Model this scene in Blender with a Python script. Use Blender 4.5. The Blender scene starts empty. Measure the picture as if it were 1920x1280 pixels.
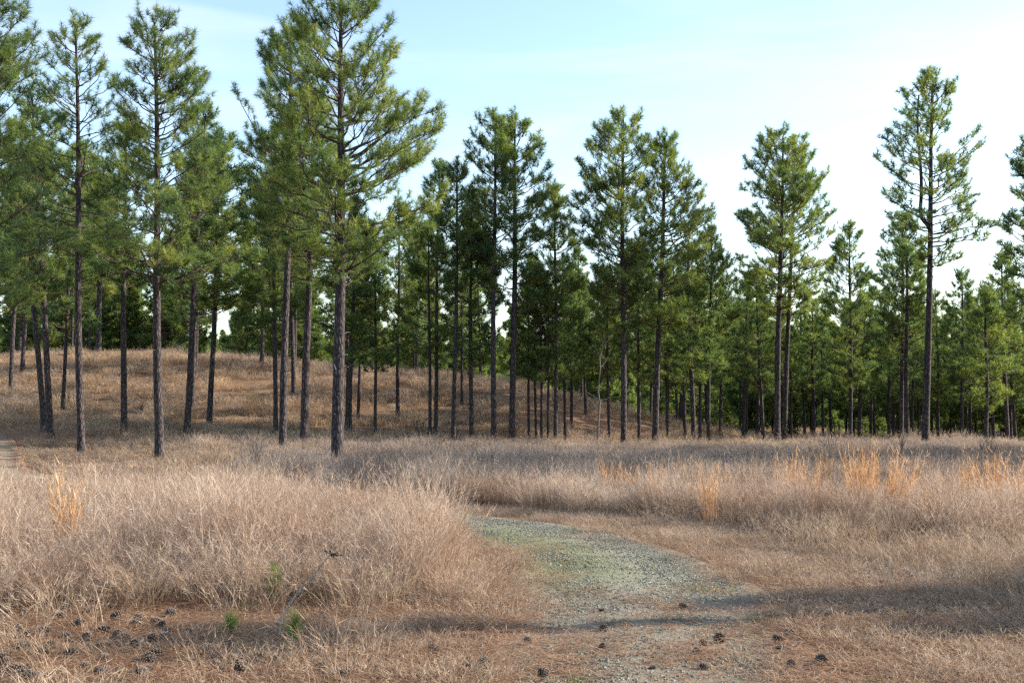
import bpy, math, random
import numpy as np
from mathutils import Vector

R = math.radians
SEED = 7
random.seed(SEED)
rng = np.random.default_rng(SEED)
scene = bpy.context.scene

# ---------------------------------------------------------------- camera
F = 2000.0                      # focal length in photo pixels (photo 1920 x 1280)
CAMZ = 1.6
HORIZON = 730.0
PITCH = math.atan((HORIZON - 640.0) / F)
cam_data = bpy.data.cameras.new('camera')
cam_data.sensor_width = 36.0
cam_data.lens = F / 1920.0 * 36.0
cam_data.clip_start = 0.05
cam_data.clip_end = 6000.0
cam = bpy.data.objects.new('camera', cam_data)
scene.collection.objects.link(cam)
cam.location = (0, 0, CAMZ)
cam.rotation_euler = (R(90) + PITCH, 0, 0)
scene.camera = cam

# ---------------------------------------------------------------- sky and sun
SUN_AZ = 80.0                   # degrees to the right of the view direction
SUN_EL = 22.8
world = bpy.data.worlds.new('World')
scene.world = world
world.use_nodes = True
wn, wl = world.node_tree.nodes, world.node_tree.links
wn.clear()
w_out = wn.new('ShaderNodeOutputWorld')
w_bg = wn.new('ShaderNodeBackground')
w_sky = wn.new('ShaderNodeTexSky')
w_sky.sky_type = 'NISHITA'
w_sky.sun_disc = False
w_sky.sun_elevation = R(SUN_EL)
w_sky.sun_rotation = R(SUN_AZ)
w_sky.air_density = 1.0
w_sky.dust_density = 0.7
w_sky.ozone_density = 1.0
w_bg.inputs['Strength'].default_value = 0.15
w_tc = wn.new('ShaderNodeTexCoord'); w_map = wn.new('ShaderNodeMapping')
w_map.inputs['Scale'].default_value = (2.0, 2.0, 14.0); w_map.inputs['Rotation'].default_value = (0.06, 0.05, 0)
w_nz = wn.new('ShaderNodeTexNoise'); w_nz.inputs['Scale'].default_value = 1.6; w_nz.inputs['Detail'].default_value = 7; w_nz.inputs['Distortion'].default_value = 0.6
w_mr = wn.new('ShaderNodeMapRange'); w_mr.inputs[1].default_value = 0.45; w_mr.inputs[2].default_value = 0.8; w_mr.inputs[4].default_value = 0.35
w_mx = wn.new('ShaderNodeMix'); w_mx.data_type = 'RGBA'; w_mx.inputs[7].default_value = (3.6, 3.7, 3.8, 1)
wl.new(w_tc.outputs['Generated'], w_map.inputs[0]); wl.new(w_map.outputs[0], w_nz.inputs['Vector']); wl.new(w_nz.outputs[0], w_mr.inputs[0])
wl.new(w_mr.outputs[0], w_mx.inputs[0]); wl.new(w_sky.outputs[0], w_mx.inputs[6]); wl.new(w_mx.outputs[2], w_bg.inputs['Color'])
wl.new(w_bg.outputs[0], w_out.inputs['Surface'])

sun_data = bpy.data.lights.new('sun', 'SUN')
sun_data.energy = 4.8
sun_data.angle = R(0.53)
sun_data.color = (1.0, 0.91, 0.79)
sun = bpy.data.objects.new('sun', sun_data)
scene.collection.objects.link(sun)
sdir = Vector((math.sin(R(SUN_AZ)) * math.cos(R(SUN_EL)), math.cos(R(SUN_AZ)) * math.cos(R(SUN_EL)), math.sin(R(SUN_EL))))
sun.rotation_euler = sdir.to_track_quat('Z', 'Y').to_euler()
sun.location = (30, 5, 30)

scene.view_settings.view_transform = 'Standard'
scene.view_settings.look = 'None'
scene.view_settings.exposure = 1.32
scene.view_settings.gamma = 1.0
scene.render.engine = 'CYCLES'
scene.cycles.max_bounces = 7
scene.cycles.diffuse_bounces = 4
scene.cycles.glossy_bounces = 2
scene.cycles.transmission_bounces = 4
scene.cycles.use_denoising = False
scene.cycles.filter_width = 1.4

# ---------------------------------------------------------------- helpers
def ray(px, py):
    u = (px - 960.0) / F
    v = (640.0 - py) / F
    c, s = math.cos(PITCH), math.sin(PITCH)
    return np.array([u, c - v * s, s + v * c])

def at_depth(px, py, d):
    r = ray(px, py)
    r = r * (d / r[1])
    return np.array([r[0], d, CAMZ + r[2]])

def smooth(a, b, x):
    t = np.clip((x - a) / (b - a), 0, 1)
    return t * t * (3 - 2 * t)

_perm = np.random.default_rng(99).random((64, 64))
def vnoise(x, y):
    x = np.asarray(x, float); y = np.asarray(y, float)
    xi = np.floor(x).astype(int); yi = np.floor(y).astype(int)
    fx = x - xi; fy = y - yi
    fx = fx * fx * (3 - 2 * fx); fy = fy * fy * (3 - 2 * fy)
    g = lambda a, b: _perm[a % 64, b % 64]
    return (g(xi, yi) * (1 - fx) + g(xi + 1, yi) * fx) * (1 - fy) + (g(xi, yi + 1) * (1 - fx) + g(xi + 1, yi + 1) * fx) * fy

def fbm(x, y, n=3):
    s = 0; a = 0.5; t = 0
    for i in range(n):
        s = s + a * vnoise(x * 2 ** i + 13.7 * i, y * 2 ** i + 5.1 * i); t += a; a *= 0.5
    return s / t

def tag(o, label=None, cat=None, group=None, kind=None):
    if label: o['label'] = label
    if cat: o['category'] = cat
    if group: o['group'] = group
    if kind: o['kind'] = kind
    return o

def mesh_np(name, verts, tris, mats=(), mat_idx=None, tint=None, smooth_shade=False):
    me = bpy.data.meshes.new(name)
    verts = np.asarray(verts, np.float32); tris = np.asarray(tris, np.int32)
    me.vertices.add(len(verts)); me.vertices.foreach_set('co', verts.ravel())
    me.loops.add(tris.size); me.loops.foreach_set('vertex_index', tris.ravel())
    me.polygons.add(len(tris))
    me.polygons.foreach_set('loop_start', np.arange(0, tris.size, tris.shape[1], dtype=np.int32))
    if tint is not None:
        a = me.attributes.new('tint', 'FLOAT', 'POINT'); a.data.foreach_set('value', np.asarray(tint, np.float32))
    for m in mats: me.materials.append(m)
    if mat_idx is not None: me.polygons.foreach_set('material_index', np.asarray(mat_idx, np.int32))
    me.polygons.foreach_set('use_smooth', np.full(len(tris), smooth_shade, dtype=bool))
    me.update(calc_edges=True)
    return me

def obj(name, me, parent=None, link=True):
    o = bpy.data.objects.new(name, me)
    if link: scene.collection.objects.link(o)
    if parent is not None: o.parent = parent
    return o

def empty(name, loc, rz=0.0, sc=1.0):
    o = bpy.data.objects.new(name, None)
    o.empty_display_size = 0.3
    scene.collection.objects.link(o)
    o.location = loc; o.rotation_euler = (0, 0, rz); o.scale = (sc, sc, sc)
    return o

class Geo:
    """collects triangles with a tint per vertex"""
    def __init__(self): self.v = []; self.t = []; self.c = []; self.n = 0
    def add(self, v, t, c):
        v = np.asarray(v, float).reshape(-1, 3); t = np.asarray(t, int).reshape(-1, 3)
        self.v.append(v); self.t.append(t + self.n)
        self.c.append(np.full(len(v), c, float) if np.isscalar(c) else np.asarray(c, float)); self.n += len(v)
    def tube(self, pts, rad, sides, c=0.5, cap=True):
        pts = np.asarray(pts, float); n = len(pts); rad = np.asarray(rad, float)
        tang = np.gradient(pts, axis=0); tang /= np.linalg.norm(tang, axis=1)[:, None] + 1e-9
        ref = np.array([0, 0, 1.0]) if abs(tang[0][2]) < 0.8 else np.array([1.0, 0, 0])
        a = np.cross(tang, ref); a /= np.linalg.norm(a, axis=1)[:, None] + 1e-9
        b = np.cross(tang, a)
        th = np.linspace(0, 2 * np.pi, sides, endpoint=False)
        rr = rad if rad.ndim == 2 else np.repeat(rad[:, None], sides, 1)
        v = pts[:, None, :] + rr[:, :, None] * (np.cos(th)[None, :, None] * a[:, None, :] + np.sin(th)[None, :, None] * b[:, None, :])
        i = np.arange(n - 1)[:, None]; j = np.arange(sides)[None, :]; k = (j + 1) % sides
        A = i * sides + j; B = i * sides + k; C = (i + 1) * sides + k; D = (i + 1) * sides + j
        t = np.concatenate([np.stack([A, B, C], -1).reshape(-1, 3), np.stack([A, C, D], -1).reshape(-1, 3)])
        v = v.reshape(-1, 3)
        if cap:
            v = np.vstack([v, pts[-1:] + tang[-1:] * rad[-1].max() * 0.5])
            tip = len(v) - 1; base = (n - 1) * sides
            t = np.vstack([t, [[base + q, base + (q + 1) % sides, tip] for q in range(sides)]])
        self.add(v, t, c)
    def build(self, name, mat, smooth_shade=False):
        if not self.v: return None
        return mesh_np(name, np.vstack(self.v), np.vstack(self.t), (mat,), tint=np.concatenate(self.c), smooth_shade=smooth_shade)

# ---------------------------------------------------------------- materials
def mat_new(name):
    m = bpy.data.materials.new(name); m.use_nodes = True
    nt = m.node_tree; nt.nodes.clear()
    out = nt.nodes.new('ShaderNodeOutputMaterial')
    return m, nt.nodes, nt.links, out

def ramp(nodes, stops):
    r = nodes.new('ShaderNodeValToRGB'); e = r.color_ramp.elements
    while len(e) > 1: e.remove(e[-1])
    for i, (p, c) in enumerate(stops):
        el = e[0] if i == 0 else e.new(p)
        el.position = p; el.color = (*c, 1)
    return r

def leaf_mat(name, stops, transl=0.35, rough=0.6, spec=0.2, inst=0.45, tscale=(1.0, 1.0, 1.0), patch=0.5, pamt=0.0):
    """thin leaves: reflect and let light through; colour from a tint per leaf and a random per clump"""
    m, N, L, out = mat_new(name)
    at = N.new('ShaderNodeAttribute'); at.attribute_name = 'tint'
    oi = N.new('ShaderNodeObjectInfo')
    mx = N.new('ShaderNodeMix'); mx.data_type = 'FLOAT'; mx.inputs[0].default_value = inst
    L.new(at.outputs['Fac'], mx.inputs[2]); L.new(oi.outputs['Random'], mx.inputs[3])
    pn = N.new('ShaderNodeTexNoise'); pn.inputs['Scale'].default_value = patch; pn.inputs['Detail'].default_value = 3
    L.new(oi.outputs['Location'], pn.inputs['Vector'])
    pm = N.new('ShaderNodeMath'); pm.operation = 'MULTIPLY_ADD'; L.new(pn.outputs[0], pm.inputs[0]); pm.inputs[1].default_value = pamt; pm.inputs[2].default_value = -0.5 * pamt
    pa = N.new('ShaderNodeMath'); pa.operation = 'ADD'; pa.use_clamp = True; L.new(pm.outputs[0], pa.inputs[0]); L.new(mx.outputs[0], pa.inputs[1])
    r = ramp(N, stops); L.new(pa.outputs[0], r.inputs[0])
    p = N.new('ShaderNodeBsdfPrincipled'); p.inputs['Roughness'].default_value = rough
    p.inputs['Specular IOR Level'].default_value = spec
    L.new(r.outputs[0], p.inputs['Base Color'])
    t = N.new('ShaderNodeBsdfTranslucent')
    tm = N.new('ShaderNodeMix'); tm.data_type = 'RGBA'; tm.blend_type = 'MULTIPLY'; tm.inputs[0].default_value = 1.0
    L.new(r.outputs[0], tm.inputs[6]); tm.inputs[7].default_value = (*tscale, 1)
    L.new(tm.outputs[2], t.inputs['Color'])
    ms = N.new('ShaderNodeMixShader'); ms.inputs[0].default_value = transl
    L.new(p.outputs[0], ms.inputs[1]); L.new(t.outputs[0], ms.inputs[2]); L.new(ms.outputs[0], out.inputs['Surface'])
    return m

def bark_mat(name, dark, mid, light, scale=1.0, bump=0.6):
    m, N, L, out = mat_new(name)
    tc = N.new('ShaderNodeTexCoord'); mp = N.new('ShaderNodeMapping')
    mp.inputs['Scale'].default_value = (16 * scale, 16 * scale, 4.2 * scale)
    L.new(tc.outputs['Object'], mp.inputs[0])
    nz = N.new('ShaderNodeTexNoise'); nz.inputs['Scale'].default_value = 2.0; nz.inputs['Detail'].default_value = 5
    L.new(tc.outputs['Object'], nz.inputs['Vector'])
    dm = N.new('ShaderNodeVectorMath'); dm.operation = 'MULTIPLY_ADD'
    L.new(nz.outputs['Color'], dm.inputs[0]); dm.inputs[1].default_value = (1.6, 1.6, 1.6); L.new(mp.outputs[0], dm.inputs[2])
    vo = N.new('ShaderNodeTexVoronoi'); vo.feature = 'DISTANCE_TO_EDGE'; vo.inputs['Scale'].default_value = 1.0
    L.new(dm.outputs[0], vo.inputs['Vector'])
    vc = N.new('ShaderNodeTexVoronoi'); vc.inputs['Scale'].default_value = 1.0; L.new(dm.outputs[0], vc.inputs['Vector'])
    r1 = ramp(N, [(0.0, dark), (0.12, mid), (0.5, light)]); L.new(vo.outputs['Distance'], r1.inputs[0])
    mx = N.new('ShaderNodeMix'); mx.data_type = 'RGBA'; mx.blend_type = 'MULTIPLY'; mx.inputs[0].default_value = 0.6
    r2 = ramp(N, [(0.0, (0.55, 0.5, 0.5)), (1.0, (1.25, 1.15, 1.1))]); L.new(vc.outputs['Color'], r2.inputs[0])
    L.new(r1.outputs[0], mx.inputs[6]); L.new(r2.outputs[0], mx.inputs[7])
    p = N.new('ShaderNodeBsdfPrincipled'); p.inputs['Roughness'].default_value = 0.9; p.inputs['Specular IOR Level'].default_value = 0.15
    L.new(mx.outputs[2], p.inputs['Base Color'])
    bp = N.new('ShaderNodeBump'); bp.inputs['Strength'].default_value = bump; bp.inputs['Distance'].default_value = 0.03
    L.new(vo.outputs['Distance'], bp.inputs['Height']); L.new(bp.outputs[0], p.inputs['Normal'])
    L.new(p.outputs[0], out.inputs['Surface'])
    return m

M_BARK = bark_mat('pine_bark', (0.016, 0.014, 0.015), (0.055, 0.048, 0.050), (0.145, 0.124, 0.118), bump=0.9)
M_LIMB = bark_mat('limb_bark', (0.035, 0.028, 0.024), (0.085, 0.066, 0.054), (0.15, 0.115, 0.092), 2.0, 0.3)
M_PALE = bark_mat('dead_wood', (0.28, 0.25, 0.22), (0.45, 0.41, 0.37), (0.60, 0.56, 0.51), 3.0, 0.2)
M_GREYWOOD = bark_mat('grey_wood', (0.07, 0.062, 0.058), (0.15, 0.135, 0.125), (0.25, 0.225, 0.205), 4.0, 0.2)
M_SHRUB = bark_mat('pale_twigs', (0.20, 0.17, 0.14), (0.34, 0.30, 0.25), (0.48, 0.43, 0.37), 4.0, 0.2)
M_NEEDLE = leaf_mat('pine_needles', [(0.0, (0.046, 0.088, 0.048)), (0.35, (0.098, 0.158, 0.064)), (0.65, (0.188, 0.230, 0.068)), (1.0, (0.310, 0.310, 0.085))],
                    transl=0.50, rough=0.5, spec=0.35, inst=0.18, tscale=(1.2, 1.25, 0.6))
M_NEEDLE_DEAD = leaf_mat('fallen_needles', [(0.0, (0.13, 0.058, 0.030)), (0.4, (0.27, 0.135, 0.068)), (1.0, (0.52, 0.36, 0.22))], 0.2, inst=0.2, patch=1.5, pamt=0.7)
M_SEEDLING = leaf_mat('seedling_needles', [(0.0, (0.06, 0.11, 0.02)), (1.0, (0.21, 0.29, 0.06))], 0.35, inst=0.2)
M_CONE = leaf_mat('cone_scales', [(0.0, (0.018, 0.014, 0.012)), (0.5, (0.095, 0.078, 0.066)), (1.0, (0.42, 0.37, 0.33))], 0.0, rough=0.8, inst=0.12)
M_PINK = leaf_mat('pink_grass', [(0.0, (0.20, 0.100, 0.060)), (0.3, (0.32, 0.215, 0.148)), (0.6, (0.43, 0.315, 0.230)), (1.0, (0.71, 0.59, 0.465))], 0.40, inst=0.25, patch=1.3, pamt=1.2)
M_TAN = leaf_mat('tan_grass', [(0.0, (0.15, 0.088, 0.050)), (0.5, (0.34, 0.240, 0.160)), (1.0, (0.60, 0.47, 0.345))], 0.32, inst=0.3, patch=1.6, pamt=1.1)
M_GREYGRASS = leaf_mat('grey_grass', [(0.0, (0.105, 0.074, 0.058)), (0.5, (0.265, 0.200, 0.160)), (1.0, (0.54, 0.435, 0.35))], 0.38, inst=0.3, patch=0.7, pamt=1.2)
M_STRAW = leaf_mat('straw_grass', [(0.0, (0.13, 0.080, 0.046)), (0.5, (0.42, 0.285, 0.170)), (1.0, (0.74, 0.57, 0.38))], 0.35, inst=0.35, patch=0.5, pamt=1.5)
M_ORANGE = leaf_mat('broomsedge', [(0.0, (0.30, 0.130, 0.05)), (0.5, (0.53, 0.290, 0.13)), (1.0, (0.72, 0.50, 0.28))], 0.4, inst=0.15)
M_GREEN = leaf_mat('green_shoots', [(0.0, (0.07, 0.10, 0.02)), (1.0, (0.22, 0.24, 0.06))], 0.35)
M_STONE = leaf_mat('gravel_stone', [(0.0, (0.090, 0.088, 0.068)), (0.6, (0.205, 0.202, 0.156)), (0.93, (0.33, 0.32, 0.26)), (1.0, (0.60, 0.57, 0.50))], 0.0, rough=0.85, inst=0.1)

def ground_mat():
    m, N, L, out = mat_new('meadow_soil')
    g = N.new('ShaderNodeNewGeometry')
    n1 = N.new('ShaderNodeTexNoise'); n1.inputs['Scale'].default_value = 0.55; n1.inputs['Detail'].default_value = 6
    n2 = N.new('ShaderNodeTexNoise'); n2.inputs['Scale'].default_value = 22.0; n2.inputs['Detail'].default_value = 8; n2.inputs['Roughness'].default_value = 0.7
    for n in (n1, n2): L.new(g.outputs['Position'], n.inputs['Vector'])
    r1 = ramp(N, [(0.3, (0.14, 0.080, 0.048)), (0.5, (0.21, 0.135, 0.080)), (0.7, (0.30, 0.205, 0.125))]); L.new(n1.outputs[0], r1.inputs[0])
    r2 = ramp(N, [(0.3, (0.45, 0.42, 0.40)), (0.7, (1.35, 1.3, 1.25))]); L.new(n2.outputs[0], r2.inputs[0])
    mx = N.new('ShaderNodeMix'); mx.data_type = 'RGBA'; mx.blend_type = 'MULTIPLY'; mx.inputs[0].default_value = 1.0
    L.new(r1.outputs[0], mx.inputs[6]); L.new(r2.outputs[0], mx.inputs[7])
    clay = N.new('ShaderNodeAttribute'); clay.attribute_name = 'clay'
    m2 = N.new('ShaderNodeMix'); m2.data_type = 'RGBA'; L.new(clay.outputs['Fac'], m2.inputs[0])
    r3 = ramp(N, [(0.3, (0.14, 0.068, 0.038)), (0.7, (0.33, 0.190, 0.110))]); L.new(n2.outputs[0], r3.inputs[0])
    L.new(mx.outputs[2], m2.inputs[6]); L.new(r3.outputs[0], m2.inputs[7])
    p = N.new('ShaderNodeBsdfPrincipled'); p.inputs['Roughness'].default_value = 0.95; p.inputs['Specular IOR Level'].default_value = 0.1
    L.new(m2.outputs[2], p.inputs['Base Color'])
    bp = N.new('ShaderNodeBump'); bp.inputs['Strength'].default_value = 0.7; bp.inputs['Distance'].default_value = 0.03
    L.new(n2.outputs[0], bp.inputs['Height']); L.new(bp.outputs[0], p.inputs['Normal'])
    L.new(p.outputs[0], out.inputs['Surface'])
    return m

def track_mat():
    m, N, L, out = mat_new('gravel_and_litter')
    g = N.new('ShaderNodeNewGeometry')
    at = N.new('ShaderNodeAttribute'); at.attribute_name = 'litter'
    ag = N.new('ShaderNodeAttribute'); ag.attribute_name = 'moss'
    def noise(s, d=6, r=0.6):
        n = N.new('ShaderNodeTexNoise'); n.inputs['Scale'].default_value = s; n.inputs['Detail'].default_value = d; n.inputs['Roughness'].default_value = r
        L.new(g.outputs['Position'], n.inputs['Vector']); return n
    nb, nf, ns = noise(2.2), noise(40, 6, 0.75), noise(9, 6, 0.7)
    vo = N.new('ShaderNodeTexVoronoi'); vo.inputs['Scale'].default_value = 55; L.new(g.outputs['Position'], vo.inputs['Vector'])
    rg = ramp(N, [(0.0, (0.115, 0.112, 0.084)), (0.5, (0.225, 0.220, 0.165)), (1.0, (0.34, 0.33, 0.26))]); L.new(vo.outputs['Color'], rg.inputs[0])
    rd = ramp(N, [(0.3, (0.19, 0.17, 0.13)), (0.7, (0.34, 0.31, 0.24))]); L.new(nf.outputs[0], rd.inputs[0])
    m1 = N.new('ShaderNodeMix'); m1.data_type = 'RGBA'; m1.inputs[0].default_value = 0.45
    L.new(rg.outputs[0], m1.inputs[6]); L.new(rd.outputs[0], m1.inputs[7])
    rl = ramp(N, [(0.3, (0.11, 0.060, 0.036)), (0.5, (0.22, 0.130, 0.080)), (0.7, (0.36, 0.235, 0.145))]); L.new(nf.outputs[0], rl.inputs[0])
    ad = N.new('ShaderNodeMath'); ad.operation = 'ADD'; L.new(at.outputs['Fac'], ad.inputs[0]); L.new(nb.outputs[0], ad.inputs[1])
    ad2 = N.new('ShaderNodeMath'); ad2.operation = 'MULTIPLY_ADD'; L.new(ns.outputs[0], ad2.inputs[0]); ad2.inputs[1].default_value = 0.7; L.new(ad.outputs[0], ad2.inputs[2])
    rs = ramp(N, [(0.0, (0, 0, 0)), (1.0, (1, 1, 1))])
    mr = N.new('ShaderNodeMapRange'); mr.inputs[1].default_value = 1.05; mr.inputs[2].default_value = 1.55; L.new(ad2.outputs[0], mr.inputs[0])
    m2 = N.new('ShaderNodeMix'); m2.data_type = 'RGBA'; L.new(mr.outputs[0], m2.inputs[0]); L.new(m1.outputs[2], m2.inputs[6]); L.new(rl.outputs[0], m2.inputs[7])
    mg = N.new('ShaderNodeMath'); mg.operation = 'MULTIPLY'; L.new(ag.outputs['Fac'], mg.inputs[0]); L.new(ns.outputs[0], mg.inputs[1])
    m3 = N.new('ShaderNodeMix'); m3.data_type = 'RGBA'; L.new(mg.outputs[0], m3.inputs[0]); L.new(m2.outputs[2], m3.inputs[6]); m3.inputs[7].default_value = (0.19, 0.20, 0.075, 1)
    p = N.new('ShaderNodeBsdfPrincipled'); p.inputs['Roughness'].default_value = 0.95; p.inputs['Specular IOR Level'].default_value = 0.1
    L.new(m3.outputs[2], p.inputs['Base Color'])
    bp = N.new('ShaderNodeBump'); bp.inputs['Strength'].default_value = 0.8; bp.inputs['Distance'].default_value = 0.02
    L.new(nf.outputs[0], bp.inputs['Height']); L.new(bp.outputs[0], p.inputs['Normal'])
    L.new(p.outputs[0], out.inputs['Surface'])
    return m
M_GROUND, M_TRACK = ground_mat(), track_mat()

# ---------------------------------------------------------------- tree table (photo pixels): base x, base y, distance, trunk width, top x, top y
HERO = {
 # key: (bx, by, d, w, tx, ty, profile[(y, left, right)], density, label)
 'a': (632, 893, 29, 24, 640, -32, [(-32,8,8),(0,70,70),(60,90,100),(120,110,135),(180,120,168),(240,135,190),(330,150,175),(400,160,182),(450,140,160),(500,90,110),(535,30,50)], 1.15, 'nearest and thickest pine, tall full crown touching the top edge, dark flared trunk'),
 'b': (530, 853, 36, 15, 545, 28, [(28,15,15),(80,52,40),(150,62,60),(250,85,80),(350,100,95),(410,100,95),(450,60,60)], 1.0, 'tall pine just left of the nearest pine, with one long bare limb rising left'),
 'c': (300, 870, 33, 17, 284, 12, [(12,18,30),(50,52,58),(110,70,85),(180,78,92),(250,72,85),(330,105,130),(420,130,150),(480,150,165),(515,110,130),(540,20,20)], 0.9, 'tall pine with a round top and a low V of two heavy limbs'),
 'd': (153, 857, 36, 14, 146, 33, [(33,14,14),(80,48,42),(150,66,60),(250,70,72),(350,90,85),(430,95,95),(480,40,40)], 0.55, 'thin-crowned sparse pine beside the far left bend of the track'),
 'e': (95, 822, 41, 12, 62, 165, [(165,15,15),(200,40,42),(280,60,62),(400,80,80),(500,80,75),(570,50,50)], 1.0, 'dark-crowned pine at the left, right-hand trunk of a close pair'),
 'f': (83, 806, 43, 11, 40, 235, [(235,12,12),(280,45,40),(380,70,60),(480,70,60),(560,50,40)], 0.9, 'pine at the left, left-hand trunk of a close pair'),
 'g': (570, 829, 39, 16, 588, 150, [(150,10,10),(220,50,40),(320,80,70),(420,90,80),(500,70,70),(540,30,30)], 0.9, 'sturdy pine half hidden behind the two tall pines left of centre'),
 'h': (926, 838, 45, 11, 928, 203, [(203,10,10),(240,55,28),(300,55,40),(360,62,52),(420,72,68),(480,62,60),(515,20,20)], 0.9, 'slim pine in the centre with a pointed top, left of a twin'),
 'i': (960, 833, 46, 13, 966, 213, [(213,12,12),(260,28,45),(300,40,66),(370,52,66),(430,70,72),(500,70,66),(570,40,45)], 0.9, 'pine in the centre, right-hand one of the twin pines on the skyline'),
 'j': (850, 836, 46, 9, 858, 300, [(300,8,8),(350,30,30),(420,45,42),(500,48,45),(545,20,20)], 0.8, 'narrow young pine second to the left of the central twin pines'),
 'k': (816, 831, 48, 8, 825, 300, [(300,8,8),(340,22,20),(400,35,32),(480,50,48),(545,40,40)], 0.8, 'narrow young pine at the right edge of the biggest crown'),
 'l': (1042, 836, 47, 8, 1040, 340, [(340,8,10),(400,30,30),(450,45,50),(520,50,50),(590,30,30)], 0.8, 'short slender pine right of the central twin pines'),
 'm': (1169, 842, 45, 12, 1170, 203, [(203,12,12),(230,42,45),(290,88,60),(330,85,62),(400,95,72),(450,90,80),(520,72,75),(585,65,75),(615,20,20)], 1.0, 'tall dark pine right of centre with an arm reaching left'),
 'n': (1228, 843, 46, 13, 1246, 248, [(248,12,12),(300,36,45),(340,50,64),(400,60,92),(430,62,98),(500,80,90),(560,72,80),(610,40,50)], 1.0, 'broad pine right of centre, right-hand one of the dark pair'),
 'o': (1328, 845, 52, 7, 1334, 422, [(422,8,8),(460,30,34),(520,45,45),(600,68,60),(680,50,40),(710,20,20)], 0.9, 'dark spindly pine between the dark pair and the round-topped pine'),
 'p': (1457, 836, 48, 12, 1468, 235, [(235,15,20),(270,50,55),(330,74,75),(390,75,103),(420,80,100),(480,76,95),(540,62,72),(590,30,40)], 1.0, 'round-topped tall pine on the right with bare straight trunk'),
 'q': (1470, 832, 52, 10, 1492, 258, [(258,12,12),(320,40,42),(400,45,72),(500,45,62),(590,30,35)], 0.7, 'leaning pine tucked behind the round-topped pine'),
 'r': (1594, 829, 63, 8, 1596, 412, [(412,8,8),(460,30,34),(520,46,50),(600,60,60),(680,50,50),(725,20,20)], 0.85, 'mid-height pine between the round-topped pine and the fork-trunked pine'),
 's': (1690, 838, 60, 9, 1690, 393, [(393,8,8),(430,35,26),(500,50,50),(600,60,60),(665,30,30)], 0.85, 'mid-height pine just left of the fork-trunked pine'),
 't': (1735, 846, 45, 14, 1747, 128, [(128,12,14),(180,60,48),(240,72,80),(300,98,88),(360,78,85),(400,75,82),(425,40,112),(465,35,95),(500,8,25)], 0.75, 'tallest pine on the right, airy crown on a forked double trunk'),
 'u': (1944, 852, 40, 12, 1938, 250, [(250,14,14),(300,36,36),(380,34,40),(450,62,60),(500,66,60),(560,92,80),(610,50,50)], 0.85, 'pine cut by the right edge of the picture'),
 'v': (1848, 847, 55, 9, 1850, 540, [(540,8,8),(600,36,36),(680,60,55),(740,45,45),(770,15,15)], 0.9, 'small dark pine near the right edge in front of the far wood'),
 'w': (1805, 841, 66, 7, 1806, 502, [(502,8,8),(540,22,22),(600,40,40),(680,50,50),(720,20,20)], 0.8, 'thin small pine between the forked pine and the right edge'),
 'x': (-70, 900, 27, 20, -62, -60, [(-60,8,8),(0,80,110),(90,110,135),(180,120,110),(300,130,120),(400,140,172),(500,140,165),(590,120,140),(650,40,60)], 1.0, 'pine cut by the left edge, low yellow-green boughs and cone-hung upper limbs'),
 'y': (350, 817, 45, 12, 388, 195, [(195,10,10),(240,40,40),(320,60,60),(420,75,75),(480,50,50)], 0.9, 'right-leaning pine behind the V-limbed pine'),
 'z': (232, 810, 44, 12, 236, 225, [(225,10,10),(290,45,45),(380,65,70),(460,75,75),(530,40,40)], 0.9, 'pine between the sparse pine and the V-limbed pine'),
}
# plainer trees the photograph shows one by one: base x, base y, distance, trunk width
MID = [(20,739,58,8),(41,712,64,7),(117,772,50,7),(135,662,78,5),(168,660,80,5),(185,660,76,10),(361,760,54,8),(366,714,62,6),(392,802,48,10),
 (403,665,82,5),(490,697,66,7),(517,812,47,8),(551,739,58,8),(649,807,50,5),(655,816,48,9),(671,787,52,6),(703,816,48,6),(746,783,54,7),(781,706,68,6),
 (806,828,48,6),(866,767,58,5),(884,834,47,8),(901,727,66,5),(992,823,50,5),(1006,828,49,5),(1015,834,48,5),(1028,834,48,5),(1060,820,51,5),(1071,798,55,6),
 (1098,774,60,5),(1143,842,50,6),(1198,841,52,6),(1253,845,55,5),(1285,839,58,6),(1301,843,50,9),(1313,841,56,6),(1350,832,66,5),(1393,837,64,6),(1420,822,72,7),
 (1509,834,80,5),(1525,834,68,7),(1543,827,78,5),(1559,823,86,5),(1611,825,66,8),(1633,832,74,6),(1667,837,70,6),(1674,834,82,5),(1701,837,58,9),(1760,840,72,6),
 (1813,840,80,5),(1862,843,84,5),(1890,849,58,8),(1897,849,78,5)]

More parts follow.
